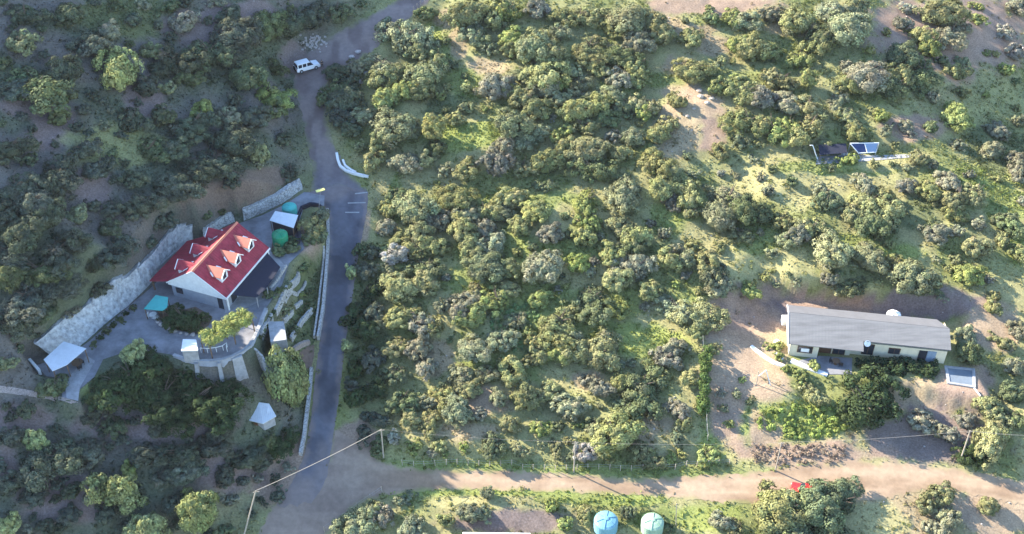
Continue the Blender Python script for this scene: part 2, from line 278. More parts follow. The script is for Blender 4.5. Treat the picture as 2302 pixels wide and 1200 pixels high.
def grid_mesh(name, X, Y, Z, colr, mat, mask=None):
    ny, nx = X.shape; me = bpy.data.meshes.new(name); idx = np.arange(nx*ny).reshape(ny, nx)
    q = np.stack([idx[:-1, :-1], idx[:-1, 1:], idx[1:, 1:], idx[1:, :-1]], -1).reshape(-1, 4)
    if mask is not None: q = q[mask.reshape(-1)]
    me.vertices.add(nx*ny); me.vertices.foreach_set('co', np.stack([X, Y, Z], -1).astype(np.float32).ravel())
    me.loops.add(q.size); me.loops.foreach_set('vertex_index', q.astype(np.int32).ravel())
    me.polygons.add(len(q)); me.polygons.foreach_set('loop_start', np.arange(0, q.size, 4, dtype=np.int32))
    me.polygons.foreach_set('use_smooth', np.ones(len(q), bool))
    at = me.attributes.new('col', 'FLOAT_COLOR', 'POINT'); at.data.foreach_set('color', np.concatenate([colr, np.ones(X.shape+(1,))], -1).astype(np.float32).ravel())
    me.update(calc_edges=True); me.materials.append(mat); return link(bpy.data.objects.new(name, me))
MG = attr_mat('ground_cover', 'col')
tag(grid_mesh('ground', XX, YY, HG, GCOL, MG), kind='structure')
ox = np.arange(-424, 437, 10.); oy = np.arange(-402, 459, 10.)
OX, OY = np.meshgrid(ox, oy); OZ = Hfun(OX, OY, False)
cxm = (OX[:-1, :-1]+5); cym = (OY[:-1, :-1]+5)
msk = ~((cxm > GX0) & (cxm < GX1) & (cym > GY0) & (cym < GY1))
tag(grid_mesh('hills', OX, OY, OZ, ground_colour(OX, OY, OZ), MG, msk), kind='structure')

# draped sheets
def drape(name, px=None, mat=None, off=.05, res=.8, wpts=None, z=None, jitter=0, kind=None, parent=None, colfn=None):
    w = wpts if wpts is not None else [(P(*p)[:2] if z is None else PZ(*p, z)[:2]) for p in px]
    w = [np.array(a) for a in w]; bnd = []
    for i in range(len(w)):
        a, b = w[i], w[(i+1) % len(w)]; L = np.linalg.norm(b-a); n = max(1, int(L/res))
        nrm = np.array([a[1]-b[1], b[0]-a[0]])/(L+1e-9)
        for k in range(n):
            q = a+(b-a)*k/n
            if jitter and k: q = q+nrm*random.uniform(-jitter, jitter)
            bnd.append(Vector(q))
    xs = [p.x for p in bnd]; ys = [p.y for p in bnd]; X, Y = np.meshgrid(np.arange(min(xs), max(xs), res), np.arange(min(ys), max(ys), res))
    d = pdist(X, Y, [tuple(b) for b in bnd]); k = d < -res*.4
    inner = [Vector((a, b)) for a, b in zip(X[k], Y[k])]; n = len(bnd)
    vs, es, fs, *_ = geometry.delaunay_2d_cdt(bnd+inner, [(i, (i+1) % n) for i in range(n)], [tuple(range(n))], 1, 1e-4)
    mb = MB(); h = Hat(np.array([v.x for v in vs]), np.array([v.y for v in vs])) if z is None else np.full(len(vs), z)
    nn = len(vs); mb.add([(v.x, v.y, hh+off) for v, hh in zip(vs, h)], [tuple(f) for f in fs])
    o = mb.build(name, mat, parent, smooth=True, recalc=True)
    me = o.data
    if me.polygons and sum(p.normal.z for p in me.polygons) < 0: me.flip_normals()
    if colfn:
        v = np.array([tuple(q.co) for q in me.vertices]); d = pdist(v[:, 0], v[:, 1], w); c = colfn(v[:, 0], v[:, 1], v[:, 2], d, *proj(v[:, 0], v[:, 1], v[:, 2]))
        at = me.attributes.new('col', 'FLOAT_COLOR', 'POINT'); at.data.foreach_set('color', np.concatenate([c, np.ones((len(v), 1))], 1).astype(np.float32).ravel())
    return tag(o, kind=kind)
C_DIRT, C_TRACK, C_ASPH = np.array((.37,.268,.178)), np.array((.235,.185,.165)), np.array((.125,.125,.145))
def gnd(x, y, z): return ground_colour(x[:, None], y[:, None], z[:, None])[:, 0]
def mixc(a, b, w): return a*(1-w[:, None])+b*w[:, None]
def col_dirt(x, y, z, d, px, py):
    base = mixc(np.tile(C_DIRT, (len(x), 1)), np.tile(C_DIRT*[.72,.68,.66], (len(x), 1)), sstep(.35, .75, vnoise(x*.12+7, y*1.1+3, 1)*.6+vnoise(x+31, y+11, 2.5)*.4))
    rut = np.exp(-((d+1.5)/.35)**2)*.14+np.exp(-((d+2.9)/.4)**2)*.12; base = base*(1+rut-.05)[:, None]
    base = mixc(base, C_TRACK[None]*.95, sstep(1000, 700, px)*.55)
    return mixc(base, gnd(x, y, z), sstep(-.6, .1, d+(vnoise(x, y, 1.1)-.5)*1.2)*.75)*(.93+.14*vnoise(x+5, y+3, .6))[:, None]
def col_track(x, y, z, d, px, py):
    base = mixc(np.tile(C_TRACK, (len(x), 1)), C_TRACK[None]*[.70,.68,.70], sstep(.4, .7, vnoise(x+7, y*.3+3, 1.5))); base = mixc(base, C_ASPH[None], sstep(300, 440, py)*.7)
    return mixc(base, gnd(x, y, z), sstep(-.8, .1, d+(vnoise(x, y, 1.3)-.5)*1.3)*.7)*(.92+.16*vnoise(x+5, y+3, .6))[:, None]
def col_asph(x, y, z, d, px, py):
    base = mixc(np.tile(C_ASPH, (len(x), 1)), C_ASPH[None]*[.72,.72,.74], sstep(.35, .7, vnoise(x+7, y*.25+3, 1.6)))
    pat = sstep(.66, .70, vnoise(x*.8+17, y*.8+5, 3)); base = base*(1-.22*pat)[:, None]
    dust = np.clip(sstep(960, 1120, py+(vnoise(x, y, 2)-.5)*120)*.85+sstep(470, 425, py+(vnoise(x, y, 2)-.5)*50)*.6, 0, 1)
    dust = np.maximum(dust, sstep(-.9, 0, d+(vnoise(x+3, y, 1)-.5)*1.0)*.6)
    return mixc(base, np.where((py > 800)[:, None], C_TRACK*.85+C_DIRT*.15, C_TRACK[None]), dust)*(.9+.2*vnoise(x+5, y+3, .5))[:, None]
MD = attr_mat('packed_dirt', 'col', 1, .03, .86, 1.1, 1.4)
drape('dirt_track', roadU_px, MD, .03, res=.45, jitter=.3, kind='structure', colfn=col_track)
drape('dirt_road', roadD_px, MD, .035, res=.45, jitter=.3, kind='structure', colfn=col_dirt)
MA = attr_mat('worn_asphalt', 'col', .9, .01, .9, 1.08, 1.5); drape('asphalt_road', roadA_px, MA, .055, res=.45, jitter=.08, kind='structure', colfn=col_asph)
# ================================================================ structures
def lowwall(name, px, h, t, mat, label, cat='wall', group=None, pts=None, dz=.5, parent=None, n=1):
    q = [P(*p) for p in px] if pts is None else [np.array(p, float) for p in pts]
    q2 = []
    for a, b in zip(q[:-1], q[1:]):
        k = max(1, int(np.linalg.norm(b-a)/.7)) if pts is None else n
        q2 += [a+(b-a)*i/k for i in range(k)]
    q2.append(q[-1]); vs = []; m = len(q2)
    for i, p in enumerate(q2):
        d = q2[min(i+1, m-1)]-q2[max(i-1, 0)]; nr = np.array([-d[1], d[0]])/(np.hypot(d[0], d[1])+1e-9)*t/2
        z = float(Hat(p[0], p[1])) if pts is None else p[2]
        hh = h*(1+random.uniform(-.06, .06))
        vs += [(p[0]+nr[0], p[1]+nr[1], z-dz), (p[0]-nr[0], p[1]-nr[1], z-dz), (p[0]-nr[0], p[1]-nr[1], z+hh), (p[0]+nr[0], p[1]+nr[1], z+hh)]
    mb = MB(); fs = []
    for i in range(m-1):
        for k in range(4): fs.append((4*i+k, 4*i+(k+1) % 4, 4*i+4+(k+1) % 4, 4*i+4+k))
    mb.add(vs, fs+[(0, 1, 2, 3), (4*m-4, 4*m-1, 4*m-2, 4*m-3)])
    o = mb.build(name, mat, parent)
    if label: tag(o, label, cat, group)
    return o
def shingle_gable(mb, x0, x1, y0, y1, ze, zr, t=.12, ov=0):     # two sloped slabs, ridge along y
    xm = (x0+x1)/2
    mb.slab([(x0, y0, ze), (xm, y0, zr), (xm, y1, zr), (x0, y1, ze)], t); mb.slab([(xm, y0, zr), (x1, y0, ze), (x1, y1, ze), (xm, y1, zr)], t)

# ---- red roofed house
EH = 2.9; E0 = PZ(508, 670, ZP+EH); E1 = PZ(605, 557, ZP+EH); GL = PZ(375, 633, ZP+EH)
hd = (E1-E0)/np.linalg.norm(E1-E0); HW = float(np.linalg.norm(E0-GL)); HL_ = float(np.linalg.norm(E1-E0)); HRZ = math.atan2(-hd[0], hd[1])
ho = (E0+GL)/2; ho = np.array([ho[0], ho[1], ZP]); hw = HW/2; RZ_ = EH+3.75
h = thing('red_roofed_house', ho, 'white and grey house with a bright red gable roof, dormers and a dark awning', 'house')
mb = MB(ho, HRZ); mb.box(-hw+.5, hw-.5, .3, HL_-.3, 0, EH-.15); mb.build('wall', M['greyblue'], h)
mb = MB(ho, HRZ)
for yy in (.06, HL_-.26):
    mb = MB(ho, HRZ); mb.add([(-hw+.1, yy, EH-.5), (hw-.1, yy, EH-.5), (hw-.1, yy, EH-.14), (0, yy, RZ_-.18), (-hw+.1, yy, EH-.14), (-hw+.1, yy+.2, EH-.5), (hw-.1, yy+.2, EH-.5), (hw-.1, yy+.2, EH-.14), (0, yy+.2, RZ_-.18), (-hw+.1, yy+.2, EH-.14)],
        [(0,1,2,3,4),(9,8,7,6,5),(0,5,6,1),(1,6,7,2),(2,7,8,3),(3,8,9,4),(4,9,5,0)])
    mb.build('gable', M['white'], h)['label'] = 'white triangular gable board'
mb = MB(ho, HRZ); shingle_gable(mb, -hw, hw, 0, HL_, EH, RZ_)
vx = -hw-3.3                                   # lower veranda roof on the uphill side
mb.slab([(vx, -.1, EH-.75), (-hw+.02, .3, EH-.03), (-hw+.02, HL_-.3, EH-.03), (vx, HL_-2.4, EH-.75)], .1)
roof = mb.build('roof', M['red'], h)
mb = MB(ho, HRZ); mb.slab([(-.22, -.03, RZ_-.08), (0, -.03, RZ_+.06), (0, HL_+.03, RZ_+.06), (-.22, HL_+.03, RZ_-.08)], .1); mb.slab([(0, -.03, RZ_+.06), (.22, -.03, RZ_-.08), (.22, HL_+.03, RZ_-.08), (0, HL_+.03, RZ_+.06)], .1)
mb.build('ridge_cap', M['redcap'], roof)
mb = MB(ho, HRZ); mb.box(hw-.02, hw+.12, -.05, HL_+.05, EH-.3, EH-.02)
mb.slab([(0, -.08, RZ_-.02), (hw+.1, -.08, EH-.04), (hw+.1, -.005, EH-.04), (0, -.005, RZ_-.02)], .22); mb.slab([(-hw-.1, -.08, EH-.04), (0, -.08, RZ_-.02), (0, -.005, RZ_-.02), (-hw-.1, -.005, EH-.04)], .22)
mb.build('white_fascia', M['white'], roof)
def dormer(y, side):
    xf, zw, zr, hwid = 3.7, 5.3, 6.05, .85
    zf = RZ_-3.75*xf/hw; xb = (RZ_-zr)/3.75*hw; s = side
    mb = MB(ho, HRZ); xe = (RZ_-zw)/3.75*hw
    mb.add([(s*xf, y-hwid, zf-.1), (s*xf, y+hwid, zf-.1), (s*xf, y+hwid, zw), (s*xf, y, zr-.05), (s*xf, y-hwid, zw), (s*xe, y-hwid, zw), (s*xe, y+hwid, zw), (s*(xb+.02), y, zr-.05), (s*xe, y-hwid, zf-.1), (s*xe, y+hwid, zf-.1)],
           [(0,1,2,3,4),(0,4,5,8),(1,9,6,2),(5,4,3,7),(6,7,3,2)])
    d = mb.build('dormer', M['white'], h)
    mb = MB(ho, HRZ); xo = xf+.3; w2 = hwid+.28; ze = zw-.28*(zr-zw)/hwid; xe2 = (RZ_-ze)/3.75*hw-.0
    for q in (-1, 1): mb.slab([(s*xo, y, zr+.08), (s*xo, y+q*w2, ze+.08), (s*(xe2-.05), y+q*w2, ze+.08), (s*(xb-.1), y, zr+.08)], .09)
    mb.build('dormer_roof', M['redl'] if side > 0 else M['red'], d)  # right-hand dormer roofs carry the sunlit salmon tone in their colour
    mb = MB(ho, HRZ)
    for q in (-1, 1):
        mb.slab([(s*(xo+.06), y, zr+.1), (s*(xo+.06), y+q*(w2+.05), ze+.06), (s*(xo-.08), y+q*(w2+.05), ze+.06), (s*(xo-.08), y, zr+.1)], .16)
        mb.build('barge_trim', M['white'], d); mb = MB(ho, HRZ)
        mb.slab([(s*(xe2+.25), y+q*(w2+.08), ze+.12), (s*(xe2+.25), y+q*(w2-.1), ze+.15), (s*(xe2-.35), y+q*(w2-.45), ze+.5), (s*(xe2-.35), y+q*(w2-.2), ze+.5)], .1); mb.build('flashing', M['white'], d); mb = MB(ho, HRZ)
    mb = MB(ho, HRZ); a, b = sorted((s*(xf+.003), s*(xf+.04))); mb.box(a, b, y-.42, y+.42, zf+.25, zw+.02); mb.build('window', M['glass'], d)
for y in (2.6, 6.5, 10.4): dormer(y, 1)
for y in (2.2, 6.3, 10.6): dormer(y, -1)
mb = MB(ho, HRZ); mb.box(hw-1.9, hw-1.0, .24, .298, 0, 2.1); mb.build('door', M['glass'], h)
mb = MB(ho, HRZ); mb.box(-hw+1.2, -hw+2.4, .25, .298, .9, 2.0); mb.build('window', M['glass'], h)
for y in (2.5, 6.0, 9.5):
    mb = MB(ho, HRZ); mb.box(hw-.498, hw-.45, y-.7, y+.7, .2, 2.2); mb.build('window', M['glass'], h)
for y in (.3, 4.2, 8.0):
    mb = MB(ho, HRZ); mb.box(vx+.15, vx+.35, y, y+.2, 0, EH-.95); mb.build('veranda_post', M['wood'], h)
for y in (.25, 4, 8, HL_-.4):
    mb = MB(ho, HRZ); mb.box(hw-.25, hw-.05, y, y+.2, 0, EH-.33); mb.build('porch_post', M['white'], h)
def hl(x, y, z): return ho+np.array([x*math.cos(HRZ)-y*math.sin(HRZ), x*math.sin(HRZ)+y*math.cos(HRZ), z])
aw = [hl(hw+.13, HL_-.9, EH-.32), PZ(630, 600, ZP+2.2), PZ(612, 628, ZP+2.1), PZ(600, 645, ZP+2.1), PZ(577, 668, ZP+2.15), hl(hw+.13, 1.2, EH-.32)]
t_ = thing('shade_awning', (aw[4][0], aw[4][1], ZP), 'dark navy shade cloth awning filling in the porch shade of the red roofed house', 'awning')
MB().slab(aw, .05).build('shade_cloth', M['dark'], t_)  # dark sheet also stands in for the porch shade under the eave
for a in (1, 3, 4): MB().tube([(aw[a][0], aw[a][1], ZP), (aw[a][0], aw[a][1], aw[a][2]-.06)], .06).build('post', M['steel'], t_)

# ---- cut slope faces behind the house
for nm, fc, lab in (('gabion_wall', face_a, 'pale stone gabion wall running down from the road junction to the red house'), ('stone_wall', face_b, 'short low stone retaining wall behind the red gable roof'), ('embankment_wall', face_c, 'big pale concrete faced embankment above the courtyard, left of the red house')):
    bt = []; tp = []; n = len(fc)
    for i in range(n-1):
        for k in range(5):
            a = k/5; b_ = [fc[i][0][j]*(1-a)+fc[i+1][0][j]*a for j in (0, 1)]; t_p = [fc[i][1][j]*(1-a)+fc[i+1][1][j]*a for j in (0, 1)]; hh = fc[i][2]*(1-a)+fc[i+1][2]*a
            big = nm == 'embankment_wall'
            j1 = random.uniform(-1, 1)*(.5 if big else .12); bt.append(PZ(*b_, ZP)-np.array([0, 0, .3])); tp.append(PZ(*t_p, ZP+hh)+np.array([j1*.7, j1, j1*.5]))
    # extra middle row so that the face is uneven
    mid = [(a+b)/2+np.array([random.uniform(-.2, .2), random.uniform(-.2, .25), .15]) for a, b in zip(bt, tp)]
    mb = MB(); mb.wall(bt, mid, 1.6); mb.wall([m_+np.array([0, .01, 0]) for m_ in mid], tp, 1.6)
    o = mb.build(nm, M['shot'] if nm == 'embankment_wall' else M['stone'], None); tag(o, lab, 'retaining wall')
q = [PZ(342, 620, ZP+1), PZ(420, 556, ZP+1)]
lowwall('parapet_wall', None, .9, .35, M['concrete'], 'low pale concrete parapet between the embankment and the red veranda roof', pts=[(a[0], a[1], ZP) for a in [PZ(322,640,ZP), PZ(345,618,ZP), PZ(385,584,ZP), PZ(425,552,ZP)]])

# ---- courtyard, soil beds, lawn
cy = [PZ(x, y, ZP)[:2] for x, y in [(730,440),(684,432),(640,460),(590,484),(530,505),(470,540),(400,580),(342,645),(312,670),(262,712),(200,768),(160,796),(110,812),(80,822),(105,846),(135,850),(140,893),(172,900),(176,878),(212,848),(232,808),(280,792),(330,788),(400,800),(470,808),(516,802),(543,790),(559,776),(575,745),(588,708),(600,690),(634,640),(650,592),(684,560),(672,500),(682,470),(705,462),(728,470)]]
drape('courtyard', mat=M['paving'], off=.05, res=1.2, wpts=cy, z=ZP, kind='structure')
drape('patio_path', [(176,902),(150,896),(146,860),(196,800),(214,812),(180,872)], M['concrete'], .09, z=ZP, kind='structure')
drape('garden_bed', [(352,698),(365,722),(395,742),(440,752),(470,732),(478,712),(440,690),(400,700)], M['soil'], .09, z=ZP, kind='structure')
drape('garden_bed', [(610,560),(645,568),(665,556),(660,530),(640,510),(615,525)], M['soil'], .09, z=ZP, kind='structure')
drape('porch_paving', [(605,560),(640,596),(628,640),(600,670),(560,690),(505,705),(510,680)], M['concrete'], .075, z=ZP, kind='structure')
drape('footpath', [(-30,862),(40,873),(110,886),(176,905),(172,912),(110,898),(40,888),(-30,880)], M['brick'], .07, kind='structure')

# ---- sheds, canopies, tanks
def canopy(name, px, hs, z0, label, cat, mat, t=.08, posts=None, post_m=None, wall=None, part='roof'):
    q = [PZ(x, y, z0+h_) for (x, y), h_ in zip(px, hs)]; c = sum(q)/len(q)
    th = thing(name, (c[0], c[1], z0), label, cat); MB().slab(q, t).build(part, mat, th)
    for i in (posts if posts is not None else range(len(q))):
        k = q[i]+(c-q[i])*.07
        MB().tube([(k[0], k[1], z0), (k[0], k[1], q[i][2]+(c[2]-q[i][2])*.07-t-.01)], .07).build('post', post_m or M['wood'], th)
    if wall:
        g = [q[i]+(c-q[i])*.16 for i in range(len(q))]; MB().prism([(p[0], p[1]) for p in g], z0, z0+min(hs)-t-.2).build('wall', wall, th)
    return th
canopy('tool_shed', [(618.5,474),(670,483),(660,512),(606,495)], [2.7, 2.7, 2.3, 2.3], ZP, 'small shed with a pale grey tin roof between two green tanks', 'shed', M['tin'], wall=M['dark'])
canopy('garden_gazebo', [(350,663),(378,668),(376,690),(365,698),(323,694)], [2.4, 2.4, 2.3, 2.2, 2.2], ZP, 'turquoise roofed garden shelter in front of the red veranda', 'gazebo', M['teal'])
canopy('shade_canopy', [(143,767),(194,783),(150,820),(118,834),(98,808)], [2.9, 2.8, 2.5, 2.4, 2.6], ZP, 'large pale blue grey canopy over the patio at the end of the courtyard', 'canopy', M['tin'], t=.06)
lowwall('garden_wall', None, 1.1, .4, M['white'], 'short white garden wall beside the pale grey canopy', pts=[(a[0], a[1], ZP) for a in (PZ(70,818,ZP), PZ(92,843,ZP))])
def tank(name, base, r, h_, mat, label, ribs=0, ribm=None):
    th = thing(name, base, label, 'water tank'); mb = MB()
    pr = [(r*.99, 0), (r, .06)]
    for k in range(1, 5): z = h_*k/5; pr += [(r, z-.06), (r*.975, z-.02), (r*.975, z+.02), (r, z+.06)]
    pr += [(r, h_-.05), (r*.97, h_+.08), (r*.8, h_+.26), (r*.5, h_+.42), (r*.2, h_+.5)]
    mb.lathe(base, pr, 28).build('tank_shell', mat, th, smooth=False)
    MB().lathe((base[0], base[1], base[2]+h_+.47), [(r*.22, 0), (r*.22, .12), (r*.12, .16)], 16).build('lid', ribm or mat, th)
    for k in range(ribs):
        a = 2*math.pi*k/ribs+.3; ca, sa = math.cos(a), math.sin(a)
        MB().tube([(base[0]+ca*r*s_, base[1]+sa*r*s_, base[2]+h_+z_) for s_, z_ in ((.2, .53), (.5, .46), (.8, .30), (.985, .08))], .055).build('rib', ribm or mat, th)
    return th
b = PZ(653, 484, ZP); tank('water_tank', (b[0], b[1], ZP), 1.25, 1.8, M['teal'], 'teal green water tank behind the grey tin roofed shed')
b = PZ(632, 548, ZP); tank('water_tank', (b[0], b[1], ZP), 1.3, 2.0, M['tealt'], 'dark green water tank in front of the grey tin roofed shed', 5)
b = P(1361, 1187); tank('water_tank', b, 1.72, 1.75, M['blue'], 'light blue ribbed water tank at the bottom edge, left of the pale green one', 6, nmat('blue_rib', (.14,.30,.38), .5, .1, 2))
b = P(1465, 1190); tank('water_tank', b, 1.62, 1.75, M['pale'], 'pale green ribbed water tank at the bottom edge, right of the blue one', 6, nmat('green_rib', (.26,.42,.28), .5, .1, 2))

# ---- curved terrace with railing, buttresses, pergola
rim = [PZ(x, y, ZP) for x, y in [(392,800),(413,808),(443,813),(473,814),(500,811),(522,804),(545,792),(561,779),(572,760),(581,740),(590,715),(598,697)]]
mb = MB(); vs = []; fs = []
for i, p in enumerate(rim):
    a, b = rim[max(i-1, 0)], rim[min(i+1, len(rim)-1)]; d = b-a; nr = np.array([d[1], -d[0]])/np.hypot(d[0], d[1])
    lo = min(float(Hat(p[0]+nr[0]*1.6, p[1]+nr[1]*1.6)), ZP-1)-.6
    vs += [(p[0]+nr[0]*.55, p[1]+nr[1]*.55, lo), (p[0]+nr[0]*.25, p[1]+nr[1]*.25, ZP+.35), (p[0]-nr[0]*.1, p[1]-nr[1]*.1, ZP+.35), (p[0]-nr[0]*.1, p[1]-nr[1]*.1, lo)]
n = len(rim); fs = [(4*i+k, 4*i+(k+1) % 4, 4*i+4+(k+1) % 4, 4*i+4+k) for i in range(n-1) for k in range(4)]+[(0, 1, 2, 3), (4*n-4, 4*n-1, 4*n-2, 4*n-3)]
tw = thing('terrace_wall', rim[5], 'tall curved grey retaining wall with white buttresses holding up the pergola terrace', 'retaining wall')
mb.add(vs, fs).build('wall_face', M['greyblue'], tw)
mb = MB(); vs = []
for i, p in enumerate(rim):
    a, b = rim[max(i-1, 0)], rim[min(i+1, n-1)]; d = b-a; nr = np.array([d[1], -d[0]])/np.hypot(d[0], d[1])
    vs += [(p[0]+nr[0]*.34, p[1]+nr[1]*.34, ZP+.353), (p[0]-nr[0]*.18, p[1]-nr[1]*.18, ZP+.353), (p[0]-nr[0]*.18, p[1]-nr[1]*.18, ZP+.46), (p[0]+nr[0]*.34, p[1]+nr[1]*.34, ZP+.46)]
mb.add(vs, fs).build('coping', M['concrete'], tw)
for (x0, y0), wd in (((445,813),.5), ((493,812),.5), ((531,800),1.5)):
    p = PZ(x0, y0, ZP); out = np.array([p[0]-PZ(490,770,ZP)[0], p[1]-PZ(490,770,ZP)[1]]); out = out/np.linalg.norm(out); out = (out+np.array([0.1,-1]))/np.linalg.norm(out+np.array([0.1,-1])); sd = np.array([-out[1], out[0]])
    def pt(o_, s_, z): return (p[0]+out[0]*o_+sd[0]*s_, p[1]+out[1]*o_+sd[1]*s_, z)
    lo = ZP-4.2; w = wd/2
    MB().add([pt(.2, -w, ZP+.2), pt(.2, w, ZP+.2), pt(.65, w, ZP+.2), pt(.65, -w, ZP+.2), pt(.2, -w, lo), pt(.2, w, lo), pt(1.5, w*1.25, lo), pt(1.5, -w*1.25, lo)],
             [(0,1,2,3),(7,6,5,4),(0,4,5,1),(1,5,6,2),(2,6,7,3),(3,7,4,0)]).build('buttress', M['concrete'], tw)
rl = thing('terrace_railing', PZ(480,790,ZP), 'white curved railing round the sunken seating on the pergola terrace', 'railing')
rr = [PZ(x, y, ZP+1.0) for x, y in [(450,782),(465,783),(485,781),(500,777),(509,770),(509,780)]]
MB().tube(rr, .06).build('handrail', M['white'], rl)
for p in rr: MB().tube([(p[0], p[1], ZP+.05), (p[0], p[1], ZP+.96)], .04).build('post', M['white'], rl)
# flat white kiosk
c0 = [PZ(x, y, ZP+2.6) for x, y in [(411,762),(441,763),(445,787),(407,788)]]
kc = sum(c0)/4; k_ = thing('kiosk', (kc[0], kc[1], ZP), 'small white flat roofed kiosk at the left end of the vine pergola', 'kiosk')
MB().slab(c0, .18).build('roof', M['white'], k_); g = [c+(kc-c)*.1 for c in c0]; MB().prism([(p[0], p[1]) for p in g], ZP, ZP+2.4).build('wall', M['concrete'], k_)
pg = thing('pergola', PZ(500,760,ZP), 'timber pergola under a thick yellow green vine on the terrace', 'pergola')
pc = [PZ(x, y, ZP+2.5) for x, y in [(452,765),(478,748),(505,734),(530,718),(548,708)]]
pf = [c+np.array([1.5, -1.2, 0]) for c in pc]
for L_ in (pc, pf):
    MB().tube(L_, .08).build('beam', M['wood'], pg)
    for p in L_[::2]: MB().tube([(p[0], p[1], ZP), (p[0], p[1], p[2]-.05)], .09).build('post', M['wood'], pg)
for a, b in zip(pc, pf): MB().tube([a+[0, 0, .12], b+[0, 0, .12]], .05).build('rafter', M['wood'], pg)

# ---- garden between the terrace and the road
lowwall('roadside_wall', [(737,478),(739,540),(734,620),(727,700),(716,765)], 1.0, .45, M['stone'], 'long pale stone wall along the left edge of the asphalt road')
lowwall('roadside_wall', [(729,560),(724,630),(716,700),(707,762)], .75, .3, M['stone'], 'thin inner stone wall running parallel behind the long roadside wall')
lowwall('roadside_wall', [(701,832),(698,870),(692,920),(685,980),(676,1024)], .7, .5, M['stone'], 'pale low wall on the left road edge below the big sunlit green tree')
lowwall('garden_terrace_wall', [(672,618),(652,650),(637,672),(620,706)], 1.0, .4, M['stone'], 'thick grey diagonal retaining wall in the stepped garden under the awning', group='terrace walls in the stepped garden')
lowwall('garden_terrace_wall', [(688,636),(663,660),(640,680)], .5, .25, M['stone'], 'thin pale diagonal wall crossing the middle of the stepped garden', group='terrace walls in the stepped garden')
lowwall('garden_terrace_wall', [(679,680),(663,692)], .6, .4, M['stone'], 'short pale stub wall in the stepped garden, the upper of two', group='terrace walls in the stepped garden')
lowwall('garden_terrace_wall', [(658,700),(636,721)], .6, .4, M['stone'], 'short pale stub wall in the stepped garden just above the concrete slab', group='terrace walls in the stepped garden')
lowwall('garden_terrace_wall', [(702,702),(680,726),(655,768)], 1.0, .4, M['stone'], 'tapering pale wall rising from the slab to the roadside wall', group='terrace walls in the stepped garden')
lowwall('garden_terrace_wall', [(644,600),(628,626),(608,652)], .6, .3, M['stone'], 'broken white wall along the edge beside the dark awning', group='terrace walls in the stepped garden')
lowwall('garden_terrace_wall', [(612,715),(600,735),(588,760)], 1.0, .4, M['stone'], 'grey wall at the outer edge of the curved terrace, left of the concrete slab', group='terrace walls in the stepped garden')
sl = [P(x, y) for x, y in [(602,724),(638,723),(643,764),(607,770)]]; zz = max(s_[2] for s_ in sl)+.4
s4 = [PZ(x, y, zz) for x, y in [(602,723),(638,722),(644,763),(608,768)]]
o = MB().prism([(p[0], p[1]) for p in s4], zz-3, zz).build('concrete_slab', M['concrete']); tag(o, 'square grey concrete slab block beside the garden steps', 'slab')
ar = [P(706+62*math.cos(a)*.95, 822-50*math.sin(a)) for a in np.linspace(math.pi*.55, math.pi*1.02, 9)]
lowwall('planter_wall', None, .8, .45, M['brick'], 'curved brick edging round the half circle of soil by the road', pts=[(p[0], p[1], float(Hat(p[0], p[1]))) for p in ar])
drape('soil_bed', [(707,775),(690,780),(672,795),(660,812),(652,825),(700,828),(706,800)], M['soil'], .09, kind='structure')
st = thing('garden_steps', P(618,825), 'concrete garden steps with a side wall between the curved wall and the slab', 'steps')
sa, sb = PZ(607,802,ZP-1.6), PZ(632,838,ZP-4.0); dr = (sb-sa); dh = dr[:2]/np.linalg.norm(dr[:2]); sp = np.array([-dh[1], dh[0]])
for k in range(9):
    c = sa+dr*k/9; MB((c[0], c[1], c[2]), math.atan2(dh[1], dh[0])).box(0, .42, -1.3, 1.3, -1.4, 0).build('step', M['concrete'], st)
for sgn in (-1.5, 1.5):
    a = sa+np.array([sp[0]*sgn, sp[1]*sgn, .5]); b = sb+np.array([sp[0]*sgn, sp[1]*sgn, .5])
    o = lowwall('side_wall', None, .05, .22, M['concrete'], None, pts=[a, b], dz=2); o.data.transform(Matrix.Translation(Vector(-ROOT[st]))); o.parent = st
cw = [PZ(x, y, ZP-z_-.5) for x, y, z_ in [(561,781,.2),(575,788,.6),(590,803,1.2),(597,818,1.8),(599,846,3.2)]]
lowwall('curved_wall', None, .35, .3, M['stone'], 'pale curved wall sweeping down from the terrace to the dark trees', pts=cw, dz=3.0)
# planter island by the junction
lowwall('island_kerb', [(672,548),(668,520),(671,490),(678,471),(698,463),(720,467),(732,480)], .7, .35, M['dark'], 'dark curved kerb round the planted island at the junction', 'kerb')
# small hut
hz_ = P(590,958); hr = [PZ(x, y, hz_[2]+h_) for (x, y), h_ in zip([(581,904),(605,907),(621,935),(591,952),(550,942)], (2.3, 2.3, 1.5, 1.4, 1.4))]
t_ = thing('garden_hut', (hz_[0], hz_[1], hz_[2]), 'small hut with a pale blue white roof below the dark trees', 'hut')
MB().add([tuple(p) for p in hr]+[tuple(p-np.array([0, 0, .12])) for p in hr], [(0, 1, 2, 3), (0, 3, 4), (8, 7, 6, 5), (9, 8, 5)]+[(i, 5+i, 5+(i+1) % 5, (i+1) % 5) for i in range(5)]).build('roof', M['tin'], t_)
hc = sum(hr)/5; MB().prism([(p[0]+(hc[0]-p[0])*.15, p[1]+(hc[1]-p[1])*.2) for p in hr], hz_[2]-.5, hz_[2]+1.25).build('wall', M['concrete'], t_)
p = PZ(572, 949, hz_[2]+.9); MB((p[0], p[1], hz_[2]+.4)).box(-.5, .5, -.3, -.2, 0, .6).build('window', M['brown'], t_)

